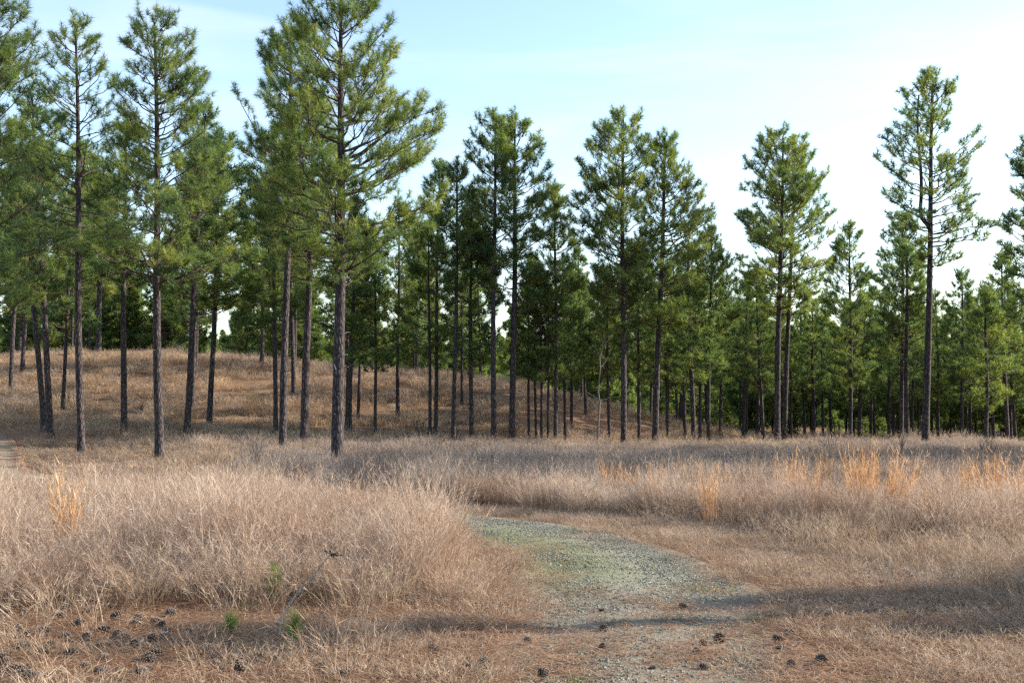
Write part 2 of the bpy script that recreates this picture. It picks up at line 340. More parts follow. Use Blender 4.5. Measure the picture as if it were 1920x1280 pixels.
# ---------------------------------------------------------------- terrain
ROAD = np.array([(0.75, -12), (0.75, 0), (0.80, 6), (1.02, 8.2), (0.95, 10.2), (0.55, 12.4), (-0.5, 14.8), (-3.0, 18.2), (-7.5, 22.6), (-12, 27), (-15.4, 31.5), (-17.8, 36.5), (-21.2, 42), (-27, 47), (-37, 53)], float)
def catmull(P, n=14):
    out = []
    for i in range(len(P) - 1):
        p0, p1, p2, p3 = P[max(i - 1, 0)], P[i], P[i + 1], P[min(i + 2, len(P) - 1)]
        for t in np.linspace(0, 1, n, endpoint=False):
            out.append(0.5 * ((2 * p1) + (-p0 + p2) * t + (2 * p0 - 5 * p1 + 4 * p2 - p3) * t * t + (-p0 + 3 * p1 - 3 * p2 + p3) * t ** 3))
    out.append(P[-1]); return np.array(out)
ROADC = catmull(ROAD)
def road_dist(x, y):
    """distance to the track's centre line, and the signed side (left negative)"""
    x = np.asarray(x, float).ravel(); y = np.asarray(y, float).ravel()
    best = np.full(x.shape, 1e9); side = np.zeros(x.shape)
    for a, b in zip(ROADC[:-1], ROADC[1:]):
        d = b - a; l2 = d @ d
        t = np.clip(((x - a[0]) * d[0] + (y - a[1]) * d[1]) / l2, 0, 1)
        ex = x - (a[0] + t * d[0]); ey = y - (a[1] + t * d[1])
        q = np.hypot(ex, ey); m = q < best
        best[m] = q[m]; side[m] = np.sign(ex * d[1] - ey * d[0])[m]
    return best, side

ctrl = []
for v in HERO.values(): ctrl.append(at_depth(v[0], v[1], v[2]))
for v in MID:
    if not (v[0] < 500 and v[2] > 75): ctrl.append(at_depth(v[0], v[1], v[2]))
for x in (-10, -5, 0, 5, 10, 16):
    for y, z in ((-6, 0), (0, 0), (3, 0), (6, 0), (9, -0.02), (12, -0.15), (14.6, -0.28), (20, -0.5)):
        ctrl.append((x, y, z))
for x in (-14, -8, -2, 4, 10): ctrl.append((x, 26, -0.68))
for x in (0, 6, 12, 18): ctrl.append((x, 34, -0.9))
ctrl.append(at_depth(20, 880, 32)); ctrl.append(at_depth(20, 800, 44)); ctrl.append(at_depth(0, 750, 54))
for px, py in ((-250, 690), (-100, 684), (0, 682), (120, 678), (240, 678), (360, 678), (480, 682), (600, 692), (720, 704), (820, 712)): ctrl.append(at_depth(px, py, 66))
for px, py, d in ((900, 718, 64), (1000, 728, 63), (1100, 752, 63), (1200, 782, 64), (1300, 804, 64), (1400, 822, 64)): ctrl.append(at_depth(px, py, d))
for px, z in ((-200, 2.6), (100, 2.6), (400, 2.2), (700, 1.2), (1000, 0.2)):
    p = at_depth(px, 700, 88); ctrl.append((p[0], 88, z))
for px in (-200, 100, 500, 1500): p = at_depth(px, 700, 125); ctrl.append((p[0], 125, -3.4))
ctrl = np.array(ctrl, float)
def t_mean(x, y): return -0.9 * smooth(8, 42, y) - 0.052 * np.clip(y - 47, 0, 150) * smooth(40, 60, y)
LEN = 11.0
def kern(ax, ay, bx, by):
    d2 = (ax[:, None] - bx[None]) ** 2 + (ay[:, None] - by[None]) ** 2
    return np.exp(-d2 / (2 * LEN * LEN))
K_ = kern(ctrl[:, 0], ctrl[:, 1], ctrl[:, 0], ctrl[:, 1]) + 0.05 * np.eye(len(ctrl))
ALPHA = np.linalg.solve(K_, ctrl[:, 2] - t_mean(ctrl[:, 0], ctrl[:, 1]))
def terrain(x, y):
    x = np.atleast_1d(np.asarray(x, float)); y = np.atleast_1d(np.asarray(y, float)); sh = x.shape
    x = x.ravel(); y = y.ravel(); z = np.empty(len(x))
    for i in range(0, len(x), 20000):
        s = slice(i, i + 20000)
        z[s] = kern(x[s], y[s], ctrl[:, 0], ctrl[:, 1]) @ ALPHA + t_mean(x[s], y[s])
    r = np.hypot(x, y)
    z = z + 0.035 * (fbm(x * 0.9, y * 0.9) - 0.5) + 0.16 * smooth(20, 60, r) * (fbm(x * 0.35 + 9, y * 0.35) - 0.5)
    z = z + 15 * smooth(165, 330, r) + smooth(300, 900, r) * (3 + 9 * fbm(x * 0.004 + 3, y * 0.004 + 8))
    return z.reshape(sh)
def tz(x, y): return float(terrain(np.array([x]), np.array([y]))[0])
def hit(px, py, t0=3.0, t1=120.0):
    r = ray(px, py); t = np.linspace(t0, t1, 6000); P = t[:, None] * (r / r[1])
    below = np.nonzero(CAMZ + P[:, 2] < terrain(P[:, 0], P[:, 1]))[0]
    i = below[0] if len(below) else len(t) - 1
    return P[i, 0], P[i, 1], tz(P[i, 0], P[i, 1])

u = np.linspace(-1, 1, 321)
gx = 3.2 * np.sinh(u * 7.35); gy = 3.2 * np.sinh(u * 7.35) + 6.0
GX, GY = np.meshgrid(gx, gy)
rd, rs_ = road_dist(np.where(np.hypot(GX, GY) < 130, GX, 999), GY); rd = rd.reshape(GX.shape)
far_ = smooth(19, 28, GY); GZ = terrain(GX, GY) - (0.06 + 0.09 * far_) * (1 - smooth(0.75, 1.05 + 1.1 * far_, rd))
n = len(u); I, J = np.meshgrid(np.arange(n - 1), np.arange(n - 1))
A = (J * n + I).ravel(); quads = np.stack([A, A + 1, A + n + 1, A + n], 1)
me = mesh_np('meadow_ground', np.stack([GX, GY, GZ], -1).reshape(-1, 3), quads, (M_GROUND,), smooth_shade=True)
clayc = at_depth(1130, 780, 58); clay2 = at_depth(60, 815, 41)
cl = np.exp(-(((GX - clayc[0]) / 5) ** 2 + ((GY - clayc[1]) / 6) ** 2)) + 0.9 * np.exp(-(((GX - clay2[0]) / 3.5) ** 2 + ((GY - clay2[1]) / 5) ** 2))
cl += 0.8 * smooth(0.5, 0.75, fbm(GX * 0.18, GY * 0.18)) * smooth(36, 44, GY) * (GX < 14)
cl += 0.6 * (1 - smooth(8.0, 9.0, GY)) * (GX < -0.5) * (np.abs(GY) < 12) * smooth(0.3, 0.7, fbm(GX, GY))
a = me.attributes.new('clay', 'FLOAT', 'POINT'); a.data.foreach_set('value', np.clip(cl, 0, 1).ravel().astype(np.float32))
tag(obj('meadow_ground', me), 'rolling brown meadow soil under grass and pine litter', 'ground', kind='structure')

# gravel track: a sheet with soft uneven edges that lies on the meadow
tang = np.gradient(ROADC, axis=0); tang /= np.linalg.norm(tang, axis=1)[:, None]
nor = np.stack([tang[:, 1], -tang[:, 0]], 1)
seglen = np.concatenate([[0], np.cumsum(np.linalg.norm(np.diff(ROADC, axis=0), axis=1))])
ss = np.arange(0, seglen[-1], 0.14)
cx = np.interp(ss, seglen, ROADC[:, 0]); cy = np.interp(ss, seglen, ROADC[:, 1])
nx = np.interp(ss, seglen, nor[:, 0]); ny = np.interp(ss, seglen, nor[:, 1])
W = np.linspace(-1, 1, 19)
hw = 1.08 + 0.22 * (fbm(ss * 0.6, ss * 0 + 3) - 0.5)
TX = cx[:, None] + nx[:, None] * W[None] * hw[:, None]; TY = cy[:, None] + ny[:, None] * W[None] * hw[:, None]
TZ = terrain(TX, TY) + 0.012 - smooth(0.9, 1.0, np.abs(W))[None] * (0.05 + 0.13 * smooth(19, 28, TY)) - 0.03 * np.exp(-((np.abs(W)[None] - 0.55) / 0.2) ** 2)
n0, n1 = TX.shape; I, J = np.meshgrid(np.arange(n1 - 1), np.arange(n0 - 1)); A = (J * n1 + I).ravel()
me = mesh_np('gravel_track', np.stack([TX, TY, TZ], -1).reshape(-1, 3), np.stack([A, A + 1, A + n1 + 1, A + n1], 1), (M_TRACK,), smooth_shade=True)
def litter_amt(x, y, w):
    return 0.36 * (1 - smooth(6.0, 9.4, y)) + 0.50 * smooth(0.5, 1.0, np.abs(w)) - 0.13 * smooth(8.2, 9.5, y) + 0.62 * smooth(22, 33, y)
lit = litter_amt(TX, TY, np.broadcast_to(W[None], TX.shape))
a = me.attributes.new('litter', 'FLOAT', 'POINT'); a.data.foreach_set('value', lit.ravel().astype(np.float32))
moss = smooth(8.0, 10.5, TY) * (1 - smooth(15, 17, TY)) * np.exp(-((W[None] + 0.35) / 0.55) ** 2) * 1.5
a = me.attributes.new('moss', 'FLOAT', 'POINT'); a.data.foreach_set('value', moss.ravel().astype(np.float32))
tag(obj('gravel_track', me), 'grey gravel track bending left, strewn with brown pine needles', 'track', kind='structure')

# ---------------------------------------------------------------- pines
def needle_templates(K, length, width, count, seed, spread=(10, 92), axis=0.15):
    r = np.random.default_rng(seed); out = []
    for _ in range(count):
        az = r.uniform(0, 2 * np.pi, K); el = np.radians(r.uniform(*spread, K)); s = r.uniform(0, axis, K) - axis * 0.35
        L = length * r.uniform(0.75, 1.1, K)
        d = np.stack([np.sin(el) * np.cos(az), np.sin(el) * np.sin(az), np.cos(el)], 1)
        side = np.cross(d, r.normal(size=(K, 3))); side /= np.linalg.norm(side, axis=1)[:, None]
        base = np.stack([np.zeros(K), np.zeros(K), s], 1)
        p0 = base - side * width / 2; p1 = base + side * width / 2; p2 = base + d * L[:, None]
        p2[:, 2] -= 0.02
        out.append(np.stack([p0, p1, p2], 1).reshape(-1, 3))
    return out

def build_needles(name, tuft, templates, mat, r):
    """tuft: list of (pos, dir, scale, tint)"""
    pos = np.array([t[0] for t in tuft]); d = np.array([t[1] for t in tuft]); sc = np.array([t[2] for t in tuft]); ti = np.array([t[3] for t in tuft])
    d = d / (np.linalg.norm(d, axis=1)[:, None] + 1e-9)
    a = np.cross(d, r.normal(size=d.shape)); a /= np.linalg.norm(a, axis=1)[:, None] + 1e-9
    b = np.cross(d, a)
    Rm = np.stack([a, b, d], 2) * sc[:, None, None]
    which = r.integers(0, len(templates), len(tuft)); V = []; C = []
    for k, T in enumerate(templates):
        m = which == k
        if not m.any(): continue
        v = np.einsum('nij,kj->nki', Rm[m], T) + pos[m][:, None, :]
        V.append(v.reshape(-1, 3))
        c = ti[m][:, None] + r.normal(0, 0.12, (m.sum(), len(T) // 3)); C.append(np.repeat(c, 3, 1).ravel())
    V = np.vstack(V); C = np.clip(np.concatenate(C), 0, 1)
    return mesh_np(name, V, np.arange(len(V)).reshape(-1, 3), (mat,), tint=C)

def pine_meshes(H, r0, top_off, prof, seed, dens=1.0, K=30, nlen=0.19, nwid=0.013, sides=14, fork=None, limbs=(), twigs=True, cones=0.02, stubs=0, scale_tuft=1.0, sway=0.10, taper=0.5, whorl=(2, 5)):
    """prof(h) -> (left, right) crown reach in metres at height h. Returns meshes in the tree's own frame (base at the origin)."""
    r = np.random.default_rng(seed)
    ph = r.uniform(0, 6.28, 2)
    def axis(h):
        t = np.clip(h / H, 0, 1.05)
        x = top_off[0] * t + sway * np.sin(t * 4.5 + ph[0]) * t * (1 - t) * 2
        y = top_off[1] * t + sway * np.sin(t * 4.0 + ph[1]) * t * (1 - t) * 2
        return np.stack([x, y, h * np.ones_like(t)], -1)
    def trad(h):
        t = np.clip(h / H, 0, 1); return r0 * (1.0 - taper * t - 0.42 * t ** 3) * (1 + 0.5 * np.exp(-np.maximum(h, 0) / 0.22)) + 0.012
    T = Geo()
    hs = np.concatenate([[-0.35, -0.05, 0.08, 0.2, 0.4], np.arange(0.75, H * 0.985, 0.32)])
    rad = trad(np.maximum(hs, 0))[:, None] * (1 + r.normal(0, 0.035, (len(hs), sides)))
    T.tube(axis(hs), rad, sides)
    if fork:
        hf, sep = fork
        h2 = np.linspace(hf - 0.3, H * 0.93, 22); q = axis(h2); k = smooth(0, 0.12, (h2 - h2[0]) / (H - hf))
        q[:, 0] -= sep * k + 0.1 * np.sin(h2) * k; q[:, 1] += 0.2 * k
        T.tube(q, trad(h2) * 0.85, 8)
    Lm = Geo(); tufts = []; cone_at = []
    ys = np.array([h for h in np.linspace(0, H, 200)]); reach = np.array([sum(prof(h)) for h in ys]); live = ys[reach > 0.15]
    hb = live.min() if len(live) else H * 0.4
    def add_branch(hatt, az, Rr, el, rise_pow=1.35, bare=0.3, rb=None, tipup=0.0):
        base = axis(np.array([hatt]))[0]; dh = np.array([math.cos(az), math.sin(az), 0.0]); sd = np.array([-dh[1], dh[0], 0.0])
        t = np.linspace(0, 1, 7); bend = r.normal(0, 0.07) * Rr
        P = base + dh * (Rr * t)[:, None] + sd * (bend * t * t)[:, None]
        P[:, 2] += Rr * math.tan(el) * t ** rise_pow + tipup * t ** 3
        P[1:-1] += r.normal(0, 0.02 * Rr, (5, 3))
        rb = rb or min(0.011 + 0.011 * Rr, trad(np.array([hatt]))[0] * 0.55)
        Lm.tube(P, np.linspace(rb, 0.007, 7), 5 if twigs else 4, r.uniform(0.3, 0.7), cap=False)
        btint = np.clip(r.normal(0.48, 0.14), 0.1, 0.85)
        nt = max(3, int((2.4 + Rr * 3.9) * dens))
        for q in range(nt):
            tt = bare + (1 - bare) * ((q + r.uniform(0.1, 0.9)) / nt)
            i = min(int(tt * 6), 5); f = tt * 6 - i; p = P[i] * (1 - f) + P[i + 1] * f
            loc = P[i + 1] - P[i]; loc /= np.linalg.norm(loc) + 1e-9
            sgn = 1 if (q % 2) else -1
            td = loc * r.uniform(0.4, 1.0) + sd * sgn * r.uniform(0.3, 1.1) + np.array([0, 0, r.uniform(-0.25, 1.0)])
            td /= np.linalg.norm(td)
            tl = (0.20 + 0.42 * Rr * (1.08 - tt)) * r.uniform(0.55, 1.25); tl = min(tl, 1.05)
            e = p + td * tl; e[2] += 0.12 * tl
            if twigs and tl > 0.15: Lm.tube(np.array([p, p * 0.45 + e * 0.55 + r.normal(0, 0.015, 3), e]), [0.009, 0.006, 0.003], 3, 0.5, cap=False)
            m = 1 if tl < 0.25 else 2
            for w in range(m):
                g = 1.0 - 0.13 * w / max(tl, 0.3) - (0.2 if w == 2 else 0)
                pos = p + (e - p) * g + r.normal(0, 0.035, 3)
                dd = td * 0.9 + np.array([0, 0, 0.65]) + r.normal(0, 0.3, 3)
                tufts.append((pos, dd, scale_tuft * r.uniform(0.75, 1.12), np.clip(btint + r.normal(0, 0.14), 0, 1)))
            if r.random() < cones * 4: cone_at.append(p + td * tl * 0.6 + np.array([0, 0, -0.03]))
        dd = P[-1] - P[-2]; dd /= np.linalg.norm(dd) + 1e-9
        for w in range(3): tufts.append((P[-1] - dd * 0.13 * w, dd + np.array([0, 0, 0.5]) + r.normal(0, 0.2, 3), scale_tuft * r.uniform(0.85, 1.15), btint))
    h = hb
    while h < H * 0.985:
        rel = (h - hb) / max(H - hb, 0.1)
        l, rr = prof(h)
        for _ in range(r.integers(*whorl) if rel < 0.85 else 3):
            az = r.uniform(0, 2 * np.pi); c = math.cos(az)
            reach_ = rr * c * c if c > 0 else l * c * c
            reach_ = reach_ + (1 - c * c) * (l + rr) / 2
            Rr = max(0.12, reach_ * r.choice([r.uniform(0.85, 1.05), r.uniform(0.85, 1.05), r.uniform(0.4, 0.9)]))
            el = R(10 + 32 * rel + r.uniform(-8, 12))
            hatt = max(h - Rr * math.tan(el), hb * 0.93 + r.uniform(0, 0.5))
            el2 = math.atan2(max(h - hatt, 0.02), Rr) if h > hatt else R(6)
            add_branch(min(hatt, H * 0.97), az, Rr, el2, bare=0.38 if Rr > 0.8 else 0.15)
        h += (0.30 - 0.12 * rel) / (0.6 + 0.4 * dens) * r.uniform(0.75, 1.25)
    for (hatt, az, Rr, dz) in limbs:
        add_branch(hatt, az, Rr, math.atan2(dz, Rr), 1.25, 0.42, rb=0.036)
    tip = axis(np.array([H]))[0]
    for w in range(10): tufts.append((tip + np.array([0, 0, -0.12 * w]) + r.normal(0, 0.05, 3), np.array([0, 0, 1.0]) + r.normal(0, 0.45, 3), scale_tuft, 0.45))
    # a few dead twigs on the clear bole
    for _ in range(stubs):
        hh = r.uniform(1.2, max(hb, 1.4)); az = r.uniform(0, 6.28); b = axis(np.array([hh]))[0]; d = np.array([math.cos(az), math.sin(az), r.uniform(-0.1, 0.4)])
        ln = r.uniform(0.25, 0.8); b = b + d * trad(np.array([hh]))[0] * 0.8
        T.tube(np.array([b - d * 0.12, b + d * ln * 0.5, b + d * ln + np.array([0, 0, r.uniform(-0.1, 0.1)])]), [0.014, 0.010, 0.005], 4, 0.3, cap=False)
    tm = needle_templates(K, nlen, nwid, 6, seed + 1)
    trunk = T.build('trunk', M_BARK, True); limb = Lm.build('limbs', M_LIMB)
    crown = build_needles('crown', tufts, tm, M_NEEDLE, r)
    cg = Geo()
    o8v = np.array([[1, 0, 0], [-1, 0, 0], [0, 1, 0], [0, -1, 0], [0, 0, 1.3], [0, 0, -1.3]]) * 0.045
    o8t = [[0, 2, 4], [2, 1, 4], [1, 3, 4], [3, 0, 4], [2, 0, 5], [1, 2, 5], [3, 1, 5], [0, 3, 5]]
    for c in cone_at: cg.add(o8v * r.uniform(0.8, 1.25) + c, o8t, r.uniform(0.2, 0.6))
    return trunk, limb, crown, cg.build('hanging_cones', M_CONE)

def tree_from(meshes, name, loc, rz=0.0, sc=1.0, label=None, group=None):
    e = empty(name, loc, rz, sc); tag(e, label, 'tree', group)
    if rz: e.rotation_euler = (0.016 * math.sin(rz * 37.7), 0.016 * math.sin(rz * 91.3), rz)
    for nm, m in zip(('trunk', 'limbs', 'crown', 'hanging_cones'), meshes):
        if m is None: continue
        o = obj(nm, m, e)
        if nm == 'hanging_cones': o['kind'] = 'stuff'
    return e

def hero(key):
    bx, by, d, w, tx, ty, P, dens, label = HERO[key]
    b = at_depth(bx, by, d); base = np.array([b[0], d, tz(b[0], d)])
    top = at_depth(tx, ty, d); H = top[2] - base[2]
    s = d / F
    hh = np.array([at_depth(bx, p[0], d)[2] - base[2] for p in P])[::-1]; ll = np.array([p[1] for p in P])[::-1] * s; rr = np.array([p[2] for p in P])[::-1] * s
    prof = lambda h: (1.06 * float(np.interp(h, hh, ll, left=0, right=0.1)), 1.06 * float(np.interp(h, hh, rr, left=0, right=0.1)))
    near = d < 40
    kw = dict(K=38, nlen=0.21, nwid=0.012, scale_tuft=1.12) if near else dict(K=28, nlen=0.21, nwid=0.016, scale_tuft=1.3)
    limbs = []
    if key == 'b': limbs = [(at_depth(bx, 330, d)[2] - base[2], math.pi, 108 * s, 170 * s), (at_depth(bx, 300, d)[2] - base[2], math.pi * 0.9, 75 * s, 60 * s)]
    if key == 'c':
        h0 = at_depth(bx, 527, d)[2] - base[2]
        limbs = [(h0, 0.05, 105 * s, 38 * s), (h0, math.pi - 0.1, 85 * s, 45 * s), (h0 + 0.05, math.pi * 0.75, 100 * s, 85 * s), (at_depth(bx, 470, d)[2] - base[2], 0.1, 130 * s, 130 * s)]
    if key == 'a':
        limbs = [(at_depth(bx, 285, d)[2] - base[2], 0.0, 180 * s, 75 * s), (at_depth(bx, 320, d)[2] - base[2], -0.15, 190 * s, 75 * s), (at_depth(bx, 430, d)[2] - base[2], 0.2, 175 * s, 40 * s), (at_depth(bx, 420, d)[2] - base[2], 3.3, 150 * s, 40 * s)]
    if key == 'm': limbs = [(at_depth(bx, 410, d)[2] - base[2], math.pi, 85 * s, 110 * s), (at_depth(bx, 585, d)[2] - base[2], 0.1, 60 * s, 6 * s)]
    if key == 't': limbs = [(at_depth(bx, 440, d)[2] - base[2], 0.0, 108 * s, 20 * s), (at_depth(bx, 455, d)[2] - base[2], -0.3, 95 * s, 2 * s)]
    if key == 'i': limbs = [(at_depth(bx, 590, d)[2] - base[2], 0.1, 70 * s, 24 * s)]
    fork = (at_depth(bx, 420, d)[2] - base[2], 0.42) if key == 't' else None
    r0 = w * s / 2 * 0.90
    ms = pine_meshes(H, r0, (top[0] - base[0], (ord(key) % 5 - 2) * 0.12), prof, 100 + ord(key), dens, sides=16 if near else 10, fork=fork, limbs=limbs, cones=0.03 if key in 'xtdac' else 0.012, stubs=3 if near else 2, **kw)
    e = tree_from(ms, 'pine_tree', base, label=label, group='tall pines standing in the open meadow')
    if key == 'a':
        for px, py, ang, ln in ((648, 628, 0.25, 0.20), (646, 668, 0.3, 0.13), (640, 745, -1.2, 0.05), (630, 776, -1.4, 0.03), (629, 690, -1.6, 0.22)):
            z = at_depth(px, py, d)[2] - base[2]; x = at_depth(px, py, d)[0] - base[0]
            g = Geo(); r_ = r0 * 0.8
            if ln > 0.1 and ang > 0: g.tube(np.array([(r_ * 0.7, -r_ * 0.5, z - 0.05), (r_ * 1.2, -r_ * 0.9, z), (r_ * 1.2 + ln * 0.6, -r_ * 1.1, z + ln * 0.35), (r_ * 1.2 + ln, -r_ * 1.2, z + ln * 0.35)]), [0.022, 0.02, 0.017, 0.010], 6)
            else: g.tube(np.array([(x * 0.5, -r_ * 0.8, z - ln * 0.3), (x * 0.5 + 0.01, -r_ * 1.25, z - ln * 0.2), (x * 0.5 - 0.04, -r_ * 1.35, z + ln * 0.5)]), [0.02, 0.018, 0.012], 6)
            o = obj('branch_stub', g.build('branch_stub', M_PALE), e)
            if ln > 0.19 and ang > 0: tag(o, 'bleached broken branch stub')
    return e
for k in HERO: hero(k)

def std_profile(H, hbf, wid, seed):
    r = np.random.default_rng(seed); w = r.uniform(0.82, 1.15, 8)
    def prof(h):
        t = (h / H - hbf) / (1 - hbf)
        if t < 0 or t > 1: return (0.0, 0.0)
        s = wid * (min(1.0, 0.45 + t * 2.6)) * (1 - t) ** 0.62 + 0.1
        k = t * 6.99; return (s * w[int(k)], s * w[(int(k) + 3) % 8])
    return prof
def variant(seed, K, nwid, nlen, st, dens, sides, twigs, hbr=(0.28, 0.40), wd=(1.8, 2.5)):
    H = 12.5; r = np.random.default_rng(seed); hb = r.uniform(*hbr)
    return pine_meshes(H, 0.115, (r.uniform(-0.4, 0.4), r.uniform(-0.4, 0.4)), std_profile(H, hb, r.uniform(*wd), seed), seed, dens, K=K, nlen=nlen, nwid=nwid, sides=sides, twigs=twigs, stubs=5, scale_tuft=st, cones=0.0)
MIDV = [variant(500 + i, 18, 0.024, 0.23, 1.42, 0.60, 10, True) for i in range(8)]
FARV = [variant(700 + i, 11, 0.050, 0.30, 1.8, 0.5, 6, False, (0.14, 0.34), (1.9, 2.6)) for i in range(6)]
def joined(ms):
    V = []; T = []; C = []; MI = []; n = 0
    for q, (m, lim) in enumerate(((ms[0], 1), (ms[2], 1))):
        v = np.empty(len(m.vertices) * 3, np.float32); m.vertices.foreach_get('co', v); t = np.empty(len(m.loops), np.int32); m.loops.foreach_get('vertex_index', t)
        c = np.empty(len(m.vertices), np.float32); m.attributes['tint'].data.foreach_get('value', c)
        V.append(v.reshape(-1, 3)); T.append(t.reshape(-1, 3) + n); C.append(c); MI.append(np.full(len(t) // 3, q)); n += len(m.vertices)
    return mesh_np('wood_tree', np.vstack(V), np.vstack(T), (M_BARK, M_NEEDLE), np.concatenate(MI), np.concatenate(C))

ORD = 'first second third fourth fifth sixth seventh eighth ninth tenth eleventh twelfth thirteenth fourteenth fifteenth sixteenth'.split()
AREAS = ((450, 'slim pines on the left part of the grassy rise', 'pines on the left of the grassy rise'), (800, 'slim pines around the nearest thick pine', 'pines on the middle of the grassy rise'),
         (1110, 'thin pines near the central twin pines', 'thin pines round the central twin pines'), (1440, 'thin pines at the right end of the rise', 'thin pines at the end of the rise'),
         (9999, 'thin pines in the shaded wood on the right', 'thin pines in the wood on the right'))
def area_label(px, py):
    lo = -9999
    for hi, what, grp in AREAS:
        if px < hi:
            rank = sorted(m[0] for m in MID if lo <= m[0] < hi).index(px)
            return ('%s from the left of the %s' % (ORD[rank], what), grp)
        lo = hi
placed = [(at_depth(v[0], v[1], v[2])[0], v[2]) for v in HERO.values()]
for i, (bx, by, d, w) in enumerate(MID):
    p = at_depth(bx, by, d); r_ = w * d / F / 2
    u_ = ((i * 37) % 10) / 10
    if bx < 640: sc = 0.95 + 0.2 * u_
    elif bx < 960: sc = 0.74 + 0.16 * u_
    elif bx < 1110: sc = 0.58 + 0.14 * u_
    elif bx < 1440: sc = 0.66 + 0.16 * u_
    else: sc = 0.74 + 0.18 * u_
    ms = MIDV[(i * 5 + i // 8) % 8]
    lab, grp = area_label(bx, by)
    e = tree_from(ms, 'pine_tree', (p[0], d, tz(p[0], d)), rz=(i * 2.4) % 6.28, sc=sc, label=lab, group=grp)
    k = max(0.65, min(1.7, r_ / (0.115 * sc)))
    for c in e.children:
        if c.name.startswith('trunk'): c.scale = (k, k, 1)
        elif bx < 640: c.scale = (1.22, 1.22, 1.0)
    placed.append((p[0], d))

# the wood beyond: many alike trees in loose rows
cand = []
rr_ = np.random.default_rng(21)
def try_place(x, y, gap):
    if all((x - a) ** 2 + (y - b) ** 2 > gap * gap for a, b in placed):
        placed.append((x, y)); cand.append((x, y)); return True
def wood(n, d0, d1, px0, px1, gap):
    c = 0
    for _ in range(n * 30):
        if c >= n: break
        d = rr_.uniform(d0, d1); px = rr_.uniform(px0, px1)
        if try_place((px - 960) / F * d, d, gap): c += 1
wood(30, 72, 100, -160, 900, 3.4)
wood(22, 60, 88, 1080, 1480, 3.0)
wood(50, 64, 100, 1380, 2080, 3.0)
wood(84, 98, 165, -160, 2080, 4.0)
for i, (x, y) in enumerate(cand):
    px = 960 + x / y * F
    near = y < 84
    ms = (MIDV if near else FARV)[(i * 7 + i // 5) % (8 if near else 6)]
    if px < 900: lab, grp = 'pine of the far wood showing above the crest of the rise', 'pines behind the crest'
    elif px < 1380: lab, grp = 'pine of the far wood behind the right end of the rise', 'pines behind the end of the rise'
    else: lab, grp = 'pine deep in the far wood on the right', 'pines deep in the wood on the right'
    tree_from(ms, 'pine_tree', (x, y, tz(x, y) - 0.02), rz=rr_.uniform(0, 6.28), sc=rr_.uniform(0.78, 1.0) * (1.1 if px < 800 else 0.9 if y < 90 else 1.0), label=lab, group=grp)
YOUNG = [variant(760 + i, 12, 0.040, 0.26, 1.7, 0.9, 6, True, (0.03, 0.08), (2.6, 3.4)) for i in range(3)]
for i in range(76):
    px = rr_.uniform(-120, 2050) if i < 46 else rr_.uniform(-140, 900); d = rr_.uniform(84, 150) if i < 46 else rr_.uniform(78, 112); x = (px - 960) / F * d
    e = tree_from(YOUNG[i % 3], 'young_pine', (x, d, tz(x, d) - 0.02), rz=rr_.uniform(0, 6.28), sc=rr_.uniform(0.26, 0.50) * (1.0 if i < 46 else 1.55), label='low young pine among the trunks of the far wood', group='young pines in the far wood')
# pines standing just outside the right edge; only their shadows reach the picture
for i, (x, y, s) in enumerate([(28, 27.5, 1.05), (30, 31.5, 1.1), (29, 35.5, 1.05), (35, 29, 1.1), (36, 34, 1.1), (33, 38.5, 1.1), (16.4, 30.8, 1.0), (31, 22.5, 1.05), (36, 24, 1.1), (40.5, 22.6, 1.1), (34, 26, 1.0), (45, 25, 1.1), (17.3, 26.5, 1.15), (18.6, 30.2, 1.15), (22.5, 24.6, 1.05), (24.5, 31, 1.0), (21, 34, 1.0)]):
    tree_from(MIDV[i % 8], 'pine_tree', (x, y, tz(x, y) - 0.02), rz=i * 1.3, sc=s, label='pine outside the right edge of the picture, shading the dark grass band', group='pines outside the right edge')

